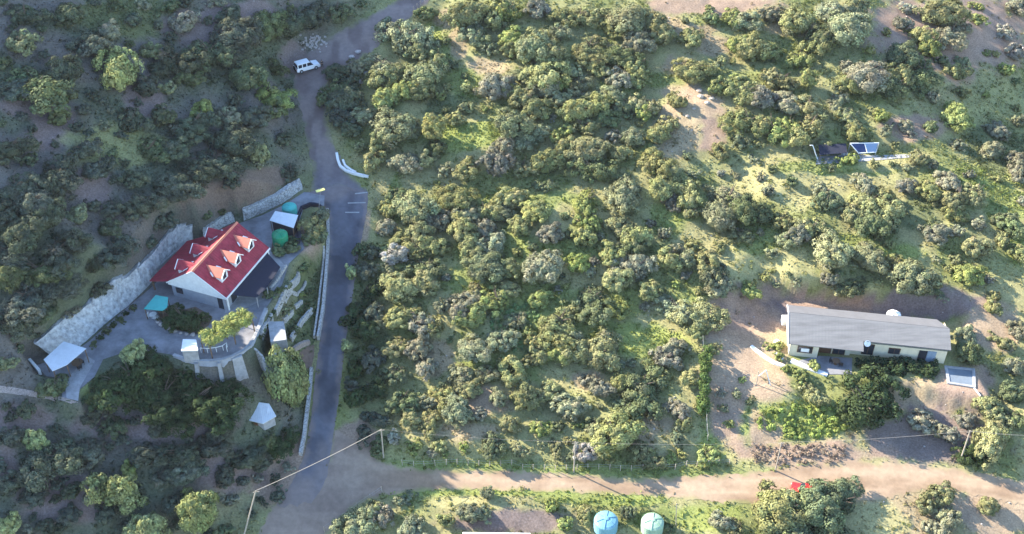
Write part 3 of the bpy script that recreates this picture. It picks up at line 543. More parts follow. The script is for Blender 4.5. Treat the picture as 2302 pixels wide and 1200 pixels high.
# ---- long grey roofed house
a = PZ(1778, 702, Z2+4.5); b = PZ(2132, 738, Z2+4.5); xd = (b-a)/np.linalg.norm(b-a); LRZ = math.atan2(xd[1], xd[0]); HLN = float(np.linalg.norm(b-a))
def loc2(px, py, z):
    q = PZ(px, py, Z2+z)-a; return float(q[0]*xd[0]+q[1]*xd[1]), float(-q[0]*xd[1]+q[1]*xd[0])
lo_ = np.array([a[0], a[1], Z2]); FE, ZR = 2.85, 4.5
yL = loc2(1778, 773, FE)[1]; yR = loc2(2133, 788, FE+.35)[1]; yB = loc2(1770, 685, 3.7)[1]; xs_ = loc2(1939, 768, FE)[0]; FR = ZR-(ZR-FE)*yR/yL
g = thing('grey_roofed_house', lo_, 'long cream bungalow with a plain grey sheet roof on the right', 'house')
mb = MB(lo_, LRZ)
mb.slab([(-.3, 0, ZR), (-.3, yL, FE), (xs_, yL, FE), (xs_, 0, ZR)], .1); mb.slab([(xs_, 0, ZR), (xs_, yR, FR), (HLN+.2, yR, FR), (HLN+.2, 0, ZR)], .1)
roof = mb.build('roof', M['grey'], g)
mb = MB(lo_, LRZ); mb.slab([(-.3, yB, 3.7), (-.3, .02, ZR+.03), (HLN+.1, .02, ZR+.03), (HLN-1.2, yB+.1, 3.7)], .1); mb.build('rear_slope', M['greylt'], roof)
mb = MB(lo_, LRZ)
wy = yL+.45; wr = yR+.4; px4 = loc2(1838, 800, .8)[0]; px5 = loc2(1912, 800, .8)[0]
mb.prism([(.1, wy), (px4, wy), (px4, wy+1.4), (px5, wy+1.4), (px5, wr), (HLN-.1, wr), (HLN-.1, yB-.3), (.1, yB-.3)], -.6, FE-.25)
mb.add([(.1, wy, FE-.25), (.1, 0, FE-.25), (.1, 0, ZR-.13), (.1, wy, FE+.02), (.1, yB-.3, FE-.25), (.1, yB-.3, 3.7-.1)], [(0, 1, 2, 3), (1, 4, 5, 2)])
mb.add([(HLN-.1, wr, FE-.25), (HLN-.1, 0, FE-.25), (HLN-.1, 0, ZR-.13), (HLN-.1, wr, FR-.02), (HLN-.1, yB-.3, FE-.25), (HLN-.1, yB-.3, 3.6)], [(0, 1, 2, 3), (1, 4, 5, 2)])
mb.build('wall', M['cream'], g)
mb = MB(lo_, LRZ); mb.box(xs_+.01, HLN+.15, yR-.08, yR-.005, FR-.14, FR+.02); mb.build('gutter', M['greylt'], roof)
mb = MB(lo_, LRZ); mb.box(-.42, -.303, yL, 0, FE-.2, FE+.0); mb.slab([(-.42, 0, ZR+.06), (-.42, yL-.05, FE+.06), (-.303, yL-.05, FE+.06), (-.303, 0, ZR+.06)], .25); mb.slab([(-.42, yB, 3.76), (-.42, 0, ZR+.06), (-.303, 0, ZR+.06), (-.303, yB, 3.76)], .25); mb.build('white_bargeboard', M['white'], roof)
def win(x0, x1, y, z0, z1, fm=None, door=False, nm='window', panes=2, inner=None):
    mb = MB(lo_, LRZ); mb.box(x0, x1, y-.09, y-.002, z0, z1); f = mb.build(nm, fm or M['brown'], g)
    n = panes; w = (x1-x0-.1*(n+1))/n
    for k in range(n):
        c = x0+.1+(w+.1)*k; mb = MB(lo_, LRZ); mb.box(c, c+w, y-.12, y-.092, z0+.1, z1-.1); mb.build('pane', (inner or M['glass']), f)
X = lambda x: loc2(x, 800, 1.4)[0]
win(X(1793), X(1827), wy, .9, 2.3, inner=None, panes=3)
MB(lo_, LRZ).box(X(1801), X(1819), wy-.17, wy-.122, 1.2, 1.9).build('curtain', M['white'], g)
win(X(1842), X(1872), wy+1.4, .05, 2.2, nm='patio_door', panes=3, inner=M['brown']); win(X(1875), X(1903), wy+1.4, .05, 2.3, nm='patio_door', panes=2)
win(X(1940), X(1966), wr, .3, 2.5, nm='door', panes=2); win(X(1998), X(2024), wr, 1.0, 2.2)
win(X(2065), X(2083), wr, .05, 2.3, fm=M['glass'], nm='doorway', panes=1); win(X(2083.5), X(2103), wr, .05, 2.35, fm=M['doorblue'], nm='open_door', panes=2, inner=M['doorblue'])
p = PZ(1950, 772, Z2+3.2); t_ = thing('satellite_dish', (p[0], p[1], p[2]-.6), 'round white satellite dish on the front edge of the grey roof', 'satellite dish')
rm = Matrix.Rotation(R(50), 3, 'X'); vs = []; prof = [(.02, -.16), (.25, -.12), (.45, 0), (.47, .02), (.25, -.09), (.02, -.13)]
for r_, z_ in prof: vs += [tuple(np.array(p)+np.array(rm @ Vector((r_*1.1*math.cos(k*math.pi/8), r_*1.1*math.sin(k*math.pi/8), z_)))) for k in range(16)]
MB().add(vs, [(i*16+k, i*16+(k+1) % 16, i*16+16+(k+1) % 16, i*16+16+k) for i in range(5) for k in range(16)]+[tuple(range(16)), tuple(range(80, 96))]).build('dish', M['white'], t_)
MB().tube([p+[0, .1, -.7], p+[0, .05, -.1]], .04).build('mast', M['steel'], t_); MB().tube([p+[0, -.1, -.35], p+[0, -.55, -.05]], .025).build('feed_arm', M['steel'], t_)
q = PZ(2013, 722, Z2+2.9); tank('water_tank', (q[0], q[1]+1.2, Z2+1.3), 1.15, 1.9, M['white'], 'white water tank standing behind the grey roof', 5)
o = MB((q[0], q[1]+1.2, Z2)).box(-1.2, 1.2, -1.2, 1.2, 0, 1.29).build('tank_stand', M['concrete']); tag(o, 'concrete block stand carrying the white tank behind the grey roof', 'stand')
q = PZ(1769, 712, Z2+1.5); o = MB((q[0]-.2, q[1], Z2)).box(-.5, .5, -.5, .5, 0, 1.4).add([(-.55, -.55, 1.4), (.55, -.55, 1.4), (.55, .55, 1.4), (-.55, .55, 1.4), (0, 0, 1.65)], [(0, 1, 4), (1, 2, 4), (2, 3, 4), (3, 0, 4)]).build('outdoor_oven', M['white']); tag(o, 'small white outdoor oven against the left wall of the grey roofed house', 'oven')
drape('patio', [(1790,812),(1842,800),(1916,805),(1914,842),(1862,842)], M['paving'], .06, z=Z2, kind='structure')
lowwall('patio_wall', None, .35, .8, M['white'], 'sloping white wall along the front of the patio of the grey roofed house', pts=[(c[0], c[1], Z2-z_) for c, z_ in ((PZ(1778,812,Z2), .0), (PZ(1815,828,Z2), .1), (PZ(1860,843,Z2), .2))], dz=1.0)
pl = thing('swimming_pool', PZ(2158,845,Z2), 'small rectangular pool with a pale rim at the right end of the grey roofed house', 'pool')
pr_ = [PZ(x, y, Z2+.2) for x, y in [(2123,821),(2192,828),(2194,871),(2130,861)]]; pcn = sum(pr_)/4
inn = [p+(pcn-p)*.2 for p in pr_]; mb = MB()
for i in range(4):
    j = (i+1) % 4; mb.slab([pr_[i], pr_[j], inn[j], inn[i]], .6)
mb.build('rim', M['concrete'], pl); MB().slab([p-[0, 0, .12] for p in inn], .3).build('water', M['water'], pl)
q0, q1 = PZ(2190,872,Z2+.5), PZ(2204,890,Z2+.2); o = MB().tube([q0, q1], .11).build('drain_pipe', M['white']); tag(o, 'short white pipe lying at the corner of the pool', 'pipe')
# yard edging and poles
lowwall('stone_edging', [(1688,780),(1705,793),(1722,806),(1740,817),(1776,830)], .35, .5, M['white'], 'pale curved stone edging leading to the patio wall', 'edging')
t_ = thing('swing_frame', P(1717,858), 'white A shaped pole frame standing on the pink soil yard', 'frame')
ap = P(1716,862); ap = np.array([ap[0], ap[1], ap[2]+2.9]); 
for q in (P(1706,845), P(1732,866)): MB().tube([q, ap], .07).build('leg', M['white'], t_)
q = P(1700,864); o = MB().tube([q-[0, 0, .2], q+[0, 0, 2.8]], .07).build('yard_post', M['woodlt']); tag(o, 'upright timber post left of the white A frame in the soil yard', 'post')

# ---- structure with solar panels on the upper terrace
t_ = thing('solar_array', (PZ(1942,345,Z3)), 'tilted solar panel table with white frame on the upper terrace', 'solar panel')
sp4 = [PZ(1911,322,Z3+1.9), PZ(1976,321,Z3+1.9), PZ(1969,342,Z3+.7), PZ(1930,344,Z3+.7)]
for i, (u0, u1) in enumerate(((.03, .48), (.52, .97))):
    f = lambda u, v: (sp4[0]*(1-u)+sp4[1]*u)*(1-v)+(sp4[3]*(1-u)+sp4[2]*u)*v
    MB().slab([f(u0, .05), f(u1, .05), f(u1, .95), f(u0, .95)], .05).build('solar_panel', M['panel'] if i == 0 else M['solar2'], t_)
MB().tube([sp4[0], sp4[1], sp4[2], sp4[3], sp4[0]], .09).tube([f(.5, 0), f(.5, 1)], .08).build('frame', M['white'], t_)
for p in sp4: MB().tube([(p[0], p[1], Z3), p-[0, 0, .1]], .06).build('leg', M['steel'], t_)
o = drape('concrete_terrace', [(1833,370),(1838,352),(1936,346),(1950,350),(2080,346),(2060,353),(1940,363)], M['concrete'], .06, z=Z3, kind='structure')
t_ = canopy('lean_to', [(1840,325),(1902,322),(1905,343),(1842,348)], [1.9, 1.9, 1.4, 1.4], Z3, 'dark tarpaulin lean-to left of the solar panels', 'shelter', M['dark'])
q = P(1838,358); q2 = P(1830,345); o = MB().tube([q, (q[0]-1.2, q[1]+.6, q[2]+2.6), (q[0]-1.7, q[1]+.5, q[2]+2.65)], .09).build('leaning_post', M['white']); tag(o, 'white bent post leaning at the left end of the concrete terrace', 'post')
q = P(1898,347); o = MB().lathe(q, [(.55, 0), (.6, .25), (.45, .5), (.2, .62)], 9).build('sack', M['white']); tag(o, 'white full sack beside the dark lean-to', 'sack')

# ---- bottom edge building
zb_ = float(P(1110,1190)[2]); rf = [PZ(x, y, zb_+1.6) for x, y in [(1040,1196),(1192,1198),(1196,1300),(1030,1300)]]; c_ = sum(rf)/4
t_ = thing('white_roofed_building', (c_[0], c_[1], zb_-1.5), 'building with a white flat roof cut off by the bottom edge', 'building')
MB().slab(rf, .15).build('roof', M['white'], t_); MB().prism([(p[0]+(c_[0]-p[0])*.08, p[1]+(c_[1]-p[1])*.08) for p in rf], zb_-4, zb_+1.4).build('wall', M['cream'], t_)

# ---- utility poles and wires
def near_top(base, px, py):
    r = ray(px, py); d = r[:2]; t = ((base[:2]-CAM[:2]) @ d)/(d @ d); return CAM+r*t
poles = []
for (bx, by), (tx, ty), lab, rad in (((541,1222),(575,1103),'pale leaning utility pole rising at the bottom left, nearest the camera',.10),((862,1028),(857,965),'thin pale utility pole at the corner where asphalt and dirt roads meet',.10),((1290,1061),(1293,993),'thin grey utility pole at the verge left of the dry mauve bush',.09),((1743,1058),(1757,994),'thin utility pole on the bank of dry brush below the bright groundcover',.09),((2157,1041),(2181,968),'slanting utility pole beside the dark green shrub at the far right',.10)):
    bp_ = P(bx, by); tp_ = near_top(bp_, tx, ty); t_ = thing('utility_pole', bp_, lab, 'utility pole', 'power line poles')
    MB().tube([bp_-[0, 0, .5], tp_], rad*1.25, 8, rad*.8).build('pole', M['woodlt'], t_)
    dd = np.array([.45, .1, -.25]); MB().tube([tp_+dd*[-1, -1, 1], tp_+dd], .045).build('crossarm', M['woodlt'], t_); poles.append(tp_)
for i, (a, b, r_, lab) in enumerate([(0, 1, .04, 'thick pale overhead cable crossing above the asphalt road'), (1, 2, .012, 'thin overhead wire between the corner pole and the verge pole'), (2, 3, .012, 'thin overhead wire above the verge fence in the middle'), (3, 4, .018, 'thin pale overhead wire in front of the big dark tree')]):
    A, B = poles[a], poles[b]; L_ = np.linalg.norm(B-A); pts = [A+(B-A)*k/14-np.array([0, 0, L_*.018*4*(k/14)*(1-k/14)]) for k in range(15)]
    o = MB().tube(pts, r_, 5).build('overhead_wire', M['woodlt']); tag(o, lab, 'wire')
A = poles[4]; B = P(2330,1010)+[0, 0, 3]; o = MB().tube([A+(B-A)*k/8-np.array([0, 0, .25*4*(k/8)*(1-k/8)]) for k in range(9)], .025, 5).build('overhead_wire', M['woodlt']); tag(o, 'thin overhead wire leaving the far right pole towards the right edge', 'wire')
q = P(1519,1186); o = MB().tube([q, near_top(q, 1521, 1132)], .06).build('fence_pole', M['woodlt']); tag(o, 'lone thin pole standing right of the pale green water tank', 'pole')
q = P(272,700); o = MB().tube([q, near_top(q, 260, 637)], .06).build('courtyard_pole', M['steel']); tag(o, 'thin dark pole leaning against the embankment by the courtyard', 'pole')
q = P(717,468); tp_ = near_top(q, 720, 428); t_ = thing('street_lamp', q, 'street lamp with a yellow lit head at the road junction', 'street lamp')
MB().tube([q, tp_], .045).build('pole', M['steel'], t_); MB(tp_, .5).box(-.75, .75, -.28, .28, 0, .12).build('lamp_head', M['yellow'], t_)
lowwall('roadside_kerb', [(757,346),(760,362),(765,375),(778,385),(795,391),(828,399)], .35, .45, M['white'], 'curving white concrete kerb on the right of the dirt track above the junction', 'kerb')
lowwall('roadside_kerb', [(771,361),(776,374),(788,383),(800,389)], .35, .35, M['white'], 'shorter white kerb nested inside the curving one above the junction', 'kerb')
for (x0, y0), (x1, y1) in (((798,436),(826,433)), ((782,457),(822,456)), ((776,478),(808,478))):
    drape('parking_line', [(x0, y0-1.3), (x1, y1-1.3), (x1, y1+1.3), (x0, y0+1.3)], M['concrete'], .08, kind='structure')

# ---- fences
def fence(px, lab, hgt=1.2, rails=2):
    q = [P(*p) for p in px]; t_ = thing('wire_fence', q[0], lab, 'fence'); tops = []
    for p in q:
        l_ = np.array([random.uniform(-.08, .08), random.uniform(-.08, .08), 0]); MB().tube([p-[0, 0, .3], p+l_+[0, 0, hgt]], .055, 5).build('post', M['woodlt'], t_); tops.append(p+l_)
    for k in range(rails): MB().tube([p+[0, 0, hgt*(.92-.4*k)] for p in tops], .012, 4).build('wire', M['steel'], t_)
fence([(905+i*24.5, 1046+math.sin(i)*2+(10 if 260 < i*24 < 620 else 0)) for i in range(31)], 'wire fence with thin posts along the upper verge of the dirt road')
fence([(730,1196),(757,1176),(783,1158),(804,1141),(832,1122),(859,1106)], 'fence of pale posts curving along the grass edge beside the lower road')
fence([(1578+i*1.2, 770+i*22) for i in range(11)], 'wire fence running downhill beside the column hedge left of the soil yard', 1.4)
fence([(930,24),(938,18),(946,12),(955,6),(963,1)], 'row of pale leaning posts at the top where the track leaves the picture', 1.0)

# ---- vehicles
def profile(mb, pts, y0, y1):
    n = len(pts); return mb.add([(x, y0, z) for x, z in pts]+[(x, y1, z) for x, z in pts], [tuple(range(n)), tuple(range(n, 2*n))[::-1]]+[(i, n+i, n+(i+1) % n, (i+1) % n) for i in range(n)])
def car(name, p, rz, paint, label, suv=True):
    t_ = thing(name, p, label, 'car'); L_, w = (4.7, .92) if suv else (4.1, .85); h1, h2 = (1.05, 1.85) if suv else (.85, 1.42)
    B_ = lambda: MB(p, rz)
    profile(B_(), [(-L_/2, .45), (-L_/2+.05, h1), (L_/2-1.35, h1+.03), (L_/2-.15, h1-.12), (L_/2, h1-.3), (L_/2, .4), (L_/2-.3, .32), (-L_/2+.3, .32)], -w, w).build('body', paint, t_)
    xs = (-L_/2+.12, -L_/2+.3, L_/2-1.95, L_/2-1.3) if suv else (-L_/2+.5, -L_/2+1.2, L_/2-1.9, L_/2-1.2)
    profile(B_(), [(xs[0], h1-.02), (xs[1], h2-.06), (xs[2], h2-.06), (xs[3], h1+.01)], -w+.1, w-.1).build('window_band', M['glass'], t_)
    profile(B_(), [(xs[1]-.08, h2-.1), (xs[1]+.05, h2), (xs[2]-.1, h2), (xs[2]+.05, h2-.1)], -w+.08, w-.08).build('roof', paint, t_)
    for f_ in ((0.0, .36, .72) if suv else (.05, .5)):
        xx = xs[1]+(xs[2]-xs[1])*f_
        for sy in (-1, 1):
            mb = B_(); mb.box(xx-.07, xx+.07, sy*(w-.09)-.03, sy*(w-.09)+.03, h1, h2-.08); mb.build('pillar', paint, t_)
    for sx in (-L_/2+.85, L_/2-.9):
        for sy in (-1, 1):
            mb = MB(p, rz); c = [(sx+.36*math.cos(a), sy*(w-.06), .36+.36*math.sin(a)) for a in np.linspace(0, 2*math.pi, 17)[:-1]]
            d = sy*.12; mb.add(c+[(x, y+d, z) for x, y, z in c], [tuple(range(16)), tuple(range(16, 32))[::-1]]+[(i, (i+1) % 16, 16+(i+1) % 16, 16+i) for i in range(16)]); wl = mb.build('wheel', M['tyre'], t_)
            mb = MB(p, rz); c = [(sx+.2*math.cos(a), sy*(w+.062), .36+.2*math.sin(a)) for a in np.linspace(0, 2*math.pi, 13)[:-1]]; d = sy*.02
            mb.add(c+[(x, y+d, z) for x, y, z in c], [tuple(range(12)), tuple(range(12, 24))[::-1]]+[(i, (i+1) % 12, 12+(i+1) % 12, 12+i) for i in range(12)]); mb.build('rim', M['steel'], wl)
    for sy in (-.6, .6): MB(p, rz).box(L_/2+.002, L_/2+.04, sy-.18, sy+.18, h1-.52, h1-.34).build('headlight', M['shirtw'], t_); MB(p, rz).box(-L_/2-.04, -L_/2-.002, sy-.12, sy+.12, h1-.35, h1-.1).build('tail_light', M['carred'], t_)
    MB(p, rz).box(-L_/2-.1, -L_/2-.005, -.85, .85, .42, .6).build('bumper', M['black'], t_)
    if suv: MB(p, rz).tube([(-L_/2-.14+.36*0, .36*math.cos(a), .95+.36*math.sin(a)) for a in np.linspace(0, 2*math.pi, 13)], .1, 6).build('spare_wheel', M['tyre'], t_)
    return t_
a, b = P(668, 163), P(716, 144); car('white_suv', np.array([*(P(691, 156)[:2]), P(691, 156)[2]+.08]), math.atan2(b[1]-a[1], b[0]-a[0]), M['carwhite'], 'white off-road car parked on the dirt track at the upper left')
car('red_car', P(1808, 1109)+[0, 0, .08], R(158), M['carred'], 'red car half hidden by the big tree at the lower right', False)

# ---- people
def person(p, rz, shirt, label, bend=0):
    t_ = thing('person', p, label, 'person')
    def skin(name, verts, edges, rad, m, root=0):
        me = bpy.data.meshes.new(name); c, s_ = math.cos(rz), math.sin(rz)
        me.from_pydata([(x*c-y*s_, x*s_+y*c, z) for x, y, z in verts], edges, []); o = link(bpy.data.objects.new(name, me)); o.parent = t_
        me.materials.append(m); o.modifiers.new('skin', 'SKIN'); 
        for v, r_ in zip(me.skin_vertices[0].data, rad): v.radius = (r_, r_)
        me.skin_vertices[0].data[root].use_root = True; ss = o.modifiers.new('sub', 'SUBSURF'); ss.levels = 1; ss.render_levels = 1; return o
    V = [(0,0,.95),(0,0,1.15),(0,0,1.38),(0,0,1.52),(0,.02,1.63),(0,.02,1.74), (-.19,0,1.40),(-.25,.03,1.12),(-.22,.14,.90),(.19,0,1.40),(.25,.03,1.12),(.24,.12,.88), (-.1,0,.88),(-.11,.04,.5),(-.12,0,.09),(-.12,.16,.04),(.1,0,.88),(.12,-.04,.5),(.13,-.1,.09),(.13,.06,.04)]
    E_ = [(0,1),(1,2),(2,3),(3,4),(4,5),(2,6),(6,7),(7,8),(2,9),(9,10),(10,11),(0,12),(12,13),(13,14),(14,15),(0,16),(16,17),(17,18),(18,19)]
    rd = [.14,.13,.15,.055,.095,.08,.065,.048,.035,.065,.048,.035,.085,.06,.042,.038,.085,.06,.042,.038]
    for w_, sg in ((8, -1), (11, 1)):
        bx, by, bz = V[w_]; n0 = len(V); V.append((bx, by+.05, bz-.05)); E_.append((w_, n0)); rd.append(.03)
        for k in range(5):
            n1 = len(V); V.append((bx+(k-2)*.02+(.03*-sg if k == 4 else 0), by+.10-(.03 if k in (0, 4) else 0), bz-.11+(.03 if k == 4 else 0))); E_.append((n0, n1)); rd.append(.009)
    skin('body', V, E_, rd, M['skin'])
    skin('shirt', [V[0], V[1], V[2], (0,0,1.45), V[6], V[7], V[9], V[10]], [(0,1),(1,2),(2,3),(2,4),(4,5),(2,6),(6,7)], [.155,.145,.165,.07,.08,.06,.08,.06], shirt)
    skin('trousers', [V[0], V[12], V[13], (V[14][0], V[14][1], .14), V[16], V[17], (V[18][0], V[18][1], .14)], [(0,1),(1,2),(2,3),(0,4),(4,5),(5,6)], [.155,.1,.075,.06,.1,.075,.06], M['cloth'])
    MB(p, rz).lathe((0, .0, 1.66), [(.10, 0), (.115, .06), (.09, .13), (.03, .16)], 10).build('hair', M['hair'], t_)
person(P(725, 153), R(20), M['cloth'], 'person in dark clothes standing at the front of the white car')
person(P(728, 240), R(-60), M['shirtw'], 'person in a white top and dark trousers walking at the edge of the dirt track')

# ---- small things about the yards
def chair(p, rz, m, label, group=None):
    t_ = thing('garden_chair', p, label, 'chair', group); MB(p, rz).box(-.28, .28, -.28, .28, .38, .45).build('seat', m, t_); MB(p, rz).box(-.28, .28, .2, .28, .452, .95).build('backrest', m, t_)
    for a in (-.25, .2):
        for b in (-.25, .15): MB(p, rz).box(a, a+.05, b, b+.05, 0, .378).build('leg', m, t_)
def table(p, r, m, label):
    t_ = thing('garden_table', p, label, 'table'); MB().lathe((p[0], p[1], p[2]+.7), [(r, 0), (r, .05)], 16).build('table_top', m, t_); MB().lathe(p, [(.3, 0), (.06, .06), (.06, .695)], 10).build('leg', m, t_)
table(PZ(176,822,ZP+.1), .8, M['wood'], 'round dark table on the patio beside the pale canopy')
for k, (x, y) in enumerate(((168,818),(186,818),(180,830))): chair(PZ(x, y, ZP+.1), 2*k, M['black'], 'black chair at the round table beside the pale canopy', 'chairs at the canopy table')
table(PZ(346,714,ZP+.06), .55, M['white'], 'small white round table in front of the turquoise shelter')
for k, (x, y) in enumerate(((338,713),(352,719))): chair(PZ(x, y, ZP+.06), 1.5+2.5*k, M['white'], 'white garden chair at the small white table by the turquoise shelter', 'white chairs by the turquoise shelter')
table(PZ(1878,818,Z2+.07), .6, M['wood'], 'dark table on the patio of the grey roofed house')
for k, (x, y) in enumerate(((1868,815),(1889,823))): chair(PZ(x, y, Z2+.07), 1+2*k, M['black'], 'black chair at the patio table of the grey roofed house', 'chairs on the bungalow patio')
def boulder(p, r, label, group, m=None):
    v = []; n = 10; prof = [(.3, -.1), (.85, 0), (1, .3), (.8, .62), (.35, .8)]
    mb = MB(p, random.uniform(0, 6)); mb.lathe((0, 0, 0), [(r*a, r*b) for a, b in prof], n); mb.v = [(x+random.uniform(-.15, .15)*r, y+random.uniform(-.15, .15)*r, z+random.uniform(-.1, .1)*r) for x, y, z in mb.v]
    tag(mb.build('boulder', m or M['rock']), label, 'boulder', group)
for x, y in ((356,724),(364,730),(373,735),(383,740),(394,745),(407,749),(420,752),(434,753)): boulder(PZ(x, y, ZP+.08), random.uniform(.3, .55), 'grey boulder edging the garden bed in front of the round dark tree', 'boulders round the courtyard bed')
for x, y in ((1747,770),(1752,782),(1744,795),(1756,806)): boulder(P(x, y), random.uniform(.3, .55), 'pale boulder in the weeds left of the grey roofed house', 'boulders beside the bungalow', M['white'])
for x, y in ((815,148),(805,118),(790,130),(822,165),(812,185),(795,205)): boulder(P(x, y), random.uniform(.35, .7), 'grey boulder on the shaded bank right of the dirt track', 'boulders by the track')
for x, y in ((1590,232),(1575,218),(1560,245),(1600,222),(1545,262),(1572,205)): boulder(P(x, y), random.uniform(.3, .7), 'pale boulder on the bare stony slope at the upper middle', 'boulders on the stony slope', M['woodlt'])
# ================================================================ vegetation
def leaf_material(name, transl=.25, use_attr_col=False):
    m = bpy.data.materials.new(name); m.use_nodes = True; t = m.node_tree; t.nodes.clear()
    out = t.nodes.new('ShaderNodeOutputMaterial'); d = t.nodes.new('ShaderNodeBsdfDiffuse'); tr = t.nodes.new('ShaderNodeBsdfTranslucent'); mx = t.nodes.new('ShaderNodeMixShader'); mx.inputs[0].default_value = transl
    at = t.nodes.new('ShaderNodeAttribute'); at.attribute_name = 'col' if use_attr_col else 'tint'
    if use_attr_col: src = at.outputs['Color']
    else:
        oi = t.nodes.new('ShaderNodeObjectInfo'); mu = t.nodes.new('ShaderNodeMix'); mu.data_type = 'RGBA'; mu.blend_type = 'MULTIPLY'; mu.inputs[0].default_value = 1
        t.links.new(oi.outputs['Color'], mu.inputs[6]); t.links.new(at.outputs['Color'], mu.inputs[7]); src = mu.outputs[2]
    t.links.new(src, d.inputs[0]); t.links.new(src, tr.inputs[0]); t.links.new(d.outputs[0], mx.inputs[1]); t.links.new(tr.outputs[0], mx.inputs[2]); t.links.new(mx.outputs[0], out.inputs[0]); return m
ML = leaf_material('foliage', .1); MGR = leaf_material('grass_blades', .3, True)
def quads_mesh(name, pos, nrm, size, tint, attr='tint', mat=None, asp=1.5, domain='FACE'):
    n = len(pos); r = rng.normal(size=(n, 3)); a = np.cross(nrm, r); a /= np.linalg.norm(a, axis=1)[:, None]+1e-9; b = np.cross(nrm, a); b /= np.linalg.norm(b, axis=1)[:, None]+1e-9
    a = a*(size*asp/2)[:, None]; b = b*(size/2)[:, None]
    v = np.stack([pos-a, pos-b*.9+a*.1, pos+a, pos+b*.9+a*.1], 1).reshape(-1, 3)
    me = bpy.data.meshes.new(name); me.vertices.add(4*n); me.vertices.foreach_set('co', v.astype(np.float32).ravel())
    me.loops.add(4*n); me.loops.foreach_set('vertex_index', np.arange(4*n, dtype=np.int32)); me.polygons.add(n); me.polygons.foreach_set('loop_start', np.arange(0, 4*n, 4, dtype=np.int32))
    at = me.attributes.new(attr, 'FLOAT_COLOR', 'CORNER'); c = np.repeat(np.concatenate([tint, np.ones((n, 1))], 1), 4, 0); at.data.foreach_set('color', c.astype(np.float32).ravel())
    me.update(calc_edges=True); me.materials.append(mat or ML); return me
def unit(v): return v/(np.linalg.norm(v, axis=1)[:, None]+1e-9)
def clumps_to_leaves(cen, rad, out, nl, leaf, rough=.2, up=.25):
    k = len(cen); i = np.repeat(np.arange(k), nl); d = unit(unit(rng.normal(size=(k*nl, 3)))+out[i]*.75+np.array([0, 0, up]))
    pos = cen[i]+d*rad[i][:, None]*rng.uniform(.65, 1.12, (k*nl, 1)); nr = unit(d+rng.normal(size=(k*nl, 3))*rough)
    sz = leaf*rng.uniform(.6, 1.5, k*nl); ct = rng.uniform(.72, 1.28, (k, 1))*(1+rng.normal(size=(k, 3))*np.array([.035, .02, .04])); t = ct[i]*rng.uniform(.75, 1.25, (k*nl, 1))
    return pos, nr, sz, t
def crown(name, seed, ncl, nl, leaf, style='round'):
    global rng
    old = rng; rng = np.random.default_rng(seed)
    ph = rng.uniform(0, 6.28, 6); d = unit(rng.normal(size=(ncl*2, 3))); d = d[d[:, 2] > -.35][:ncl]; az = np.arctan2(d[:, 1], d[:, 0])
    lob = 1+.20*np.sin(2*az+ph[0])+.14*np.sin(3*az+ph[1]+2*d[:, 2])+.12*np.sin(5*az+ph[2])+.12*np.sin(4*d[:, 2]+ph[3])
    rr = lob*rng.uniform(.55, .95, len(d))*.88
    hz = .78 if style != 'tall' else 1.35
    gap = np.sin(3*az+ph[4])*np.cos(4*d[:, 2]+ph[5])+.5*np.sin(5*az+ph[0]); kk = (gap < .72)|(rng.random(len(d)) < .2); d = d[kk]; rr = rr[kk]; cen = d*rr[:, None]*np.array([1, 1, hz]); cen[:, 2] += hz*.80; cr = rng.uniform(.14, .30, len(d))*(1.0 if style != 'sparse' else .8)
    if style == 'multi':   # several domes
        off = rng.normal(size=(4, 3))*np.array([.45, .45, .12]); s_ = rng.integers(0, 4, len(d)); cen = cen*.72+off[s_]; cen[:, 2] = np.maximum(cen[:, 2], .1)
    pos, nr, sz, t = clumps_to_leaves(cen, cr, d, nl, leaf)
    n2 = ncl*nl//6; p2 = unit(rng.normal(size=(n2, 3)))*rng.uniform(.1, .62, (n2, 1))*np.array([1, 1, hz]); p2[:, 2] = np.abs(p2[:, 2]+hz*.55)
    if style == 'sparse': n2 //= 3; p2 = p2[:n2]
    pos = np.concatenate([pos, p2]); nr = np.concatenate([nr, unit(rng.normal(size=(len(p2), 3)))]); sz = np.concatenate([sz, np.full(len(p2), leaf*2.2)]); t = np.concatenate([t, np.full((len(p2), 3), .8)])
    me = quads_mesh(name, pos, nr, sz, t, asp=1.5 if style != 'sparse' else 3.0); rng = old; return me
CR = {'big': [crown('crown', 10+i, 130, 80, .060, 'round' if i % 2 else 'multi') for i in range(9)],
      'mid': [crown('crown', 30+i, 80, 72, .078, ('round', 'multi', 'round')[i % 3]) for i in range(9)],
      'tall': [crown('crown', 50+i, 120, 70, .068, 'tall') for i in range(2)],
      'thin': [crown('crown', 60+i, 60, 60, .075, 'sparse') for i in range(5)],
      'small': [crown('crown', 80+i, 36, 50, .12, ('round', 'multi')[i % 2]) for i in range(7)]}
def trunk_mesh(seed, hgt):
    r = random.Random(seed); mb = MB(); mb.tube([(0, 0, -.25), (r.uniform(-.03, .03), 0, hgt*.3), (r.uniform(-.06, .06), r.uniform(-.05, .05), hgt*.62)], .055, 6, .035); top = mb.v[-1]
    for k in range(5):
        a = r.uniform(0, 6.28); q = r.uniform(.3, .6); z0 = hgt*r.uniform(.25, .6)
        mb.tube([(0, 0, z0), (math.cos(a)*q*.5, math.sin(a)*q*.5, z0+hgt*.22), (math.cos(a)*q, math.sin(a)*q, z0+hgt*.38)], .032, 5, .012)
    o = mb.build('trunk', M['bark']); me = o.data; bpy.data.objects.remove(o); return me
TR = [trunk_mesh(i, 1.15) for i in range(3)]
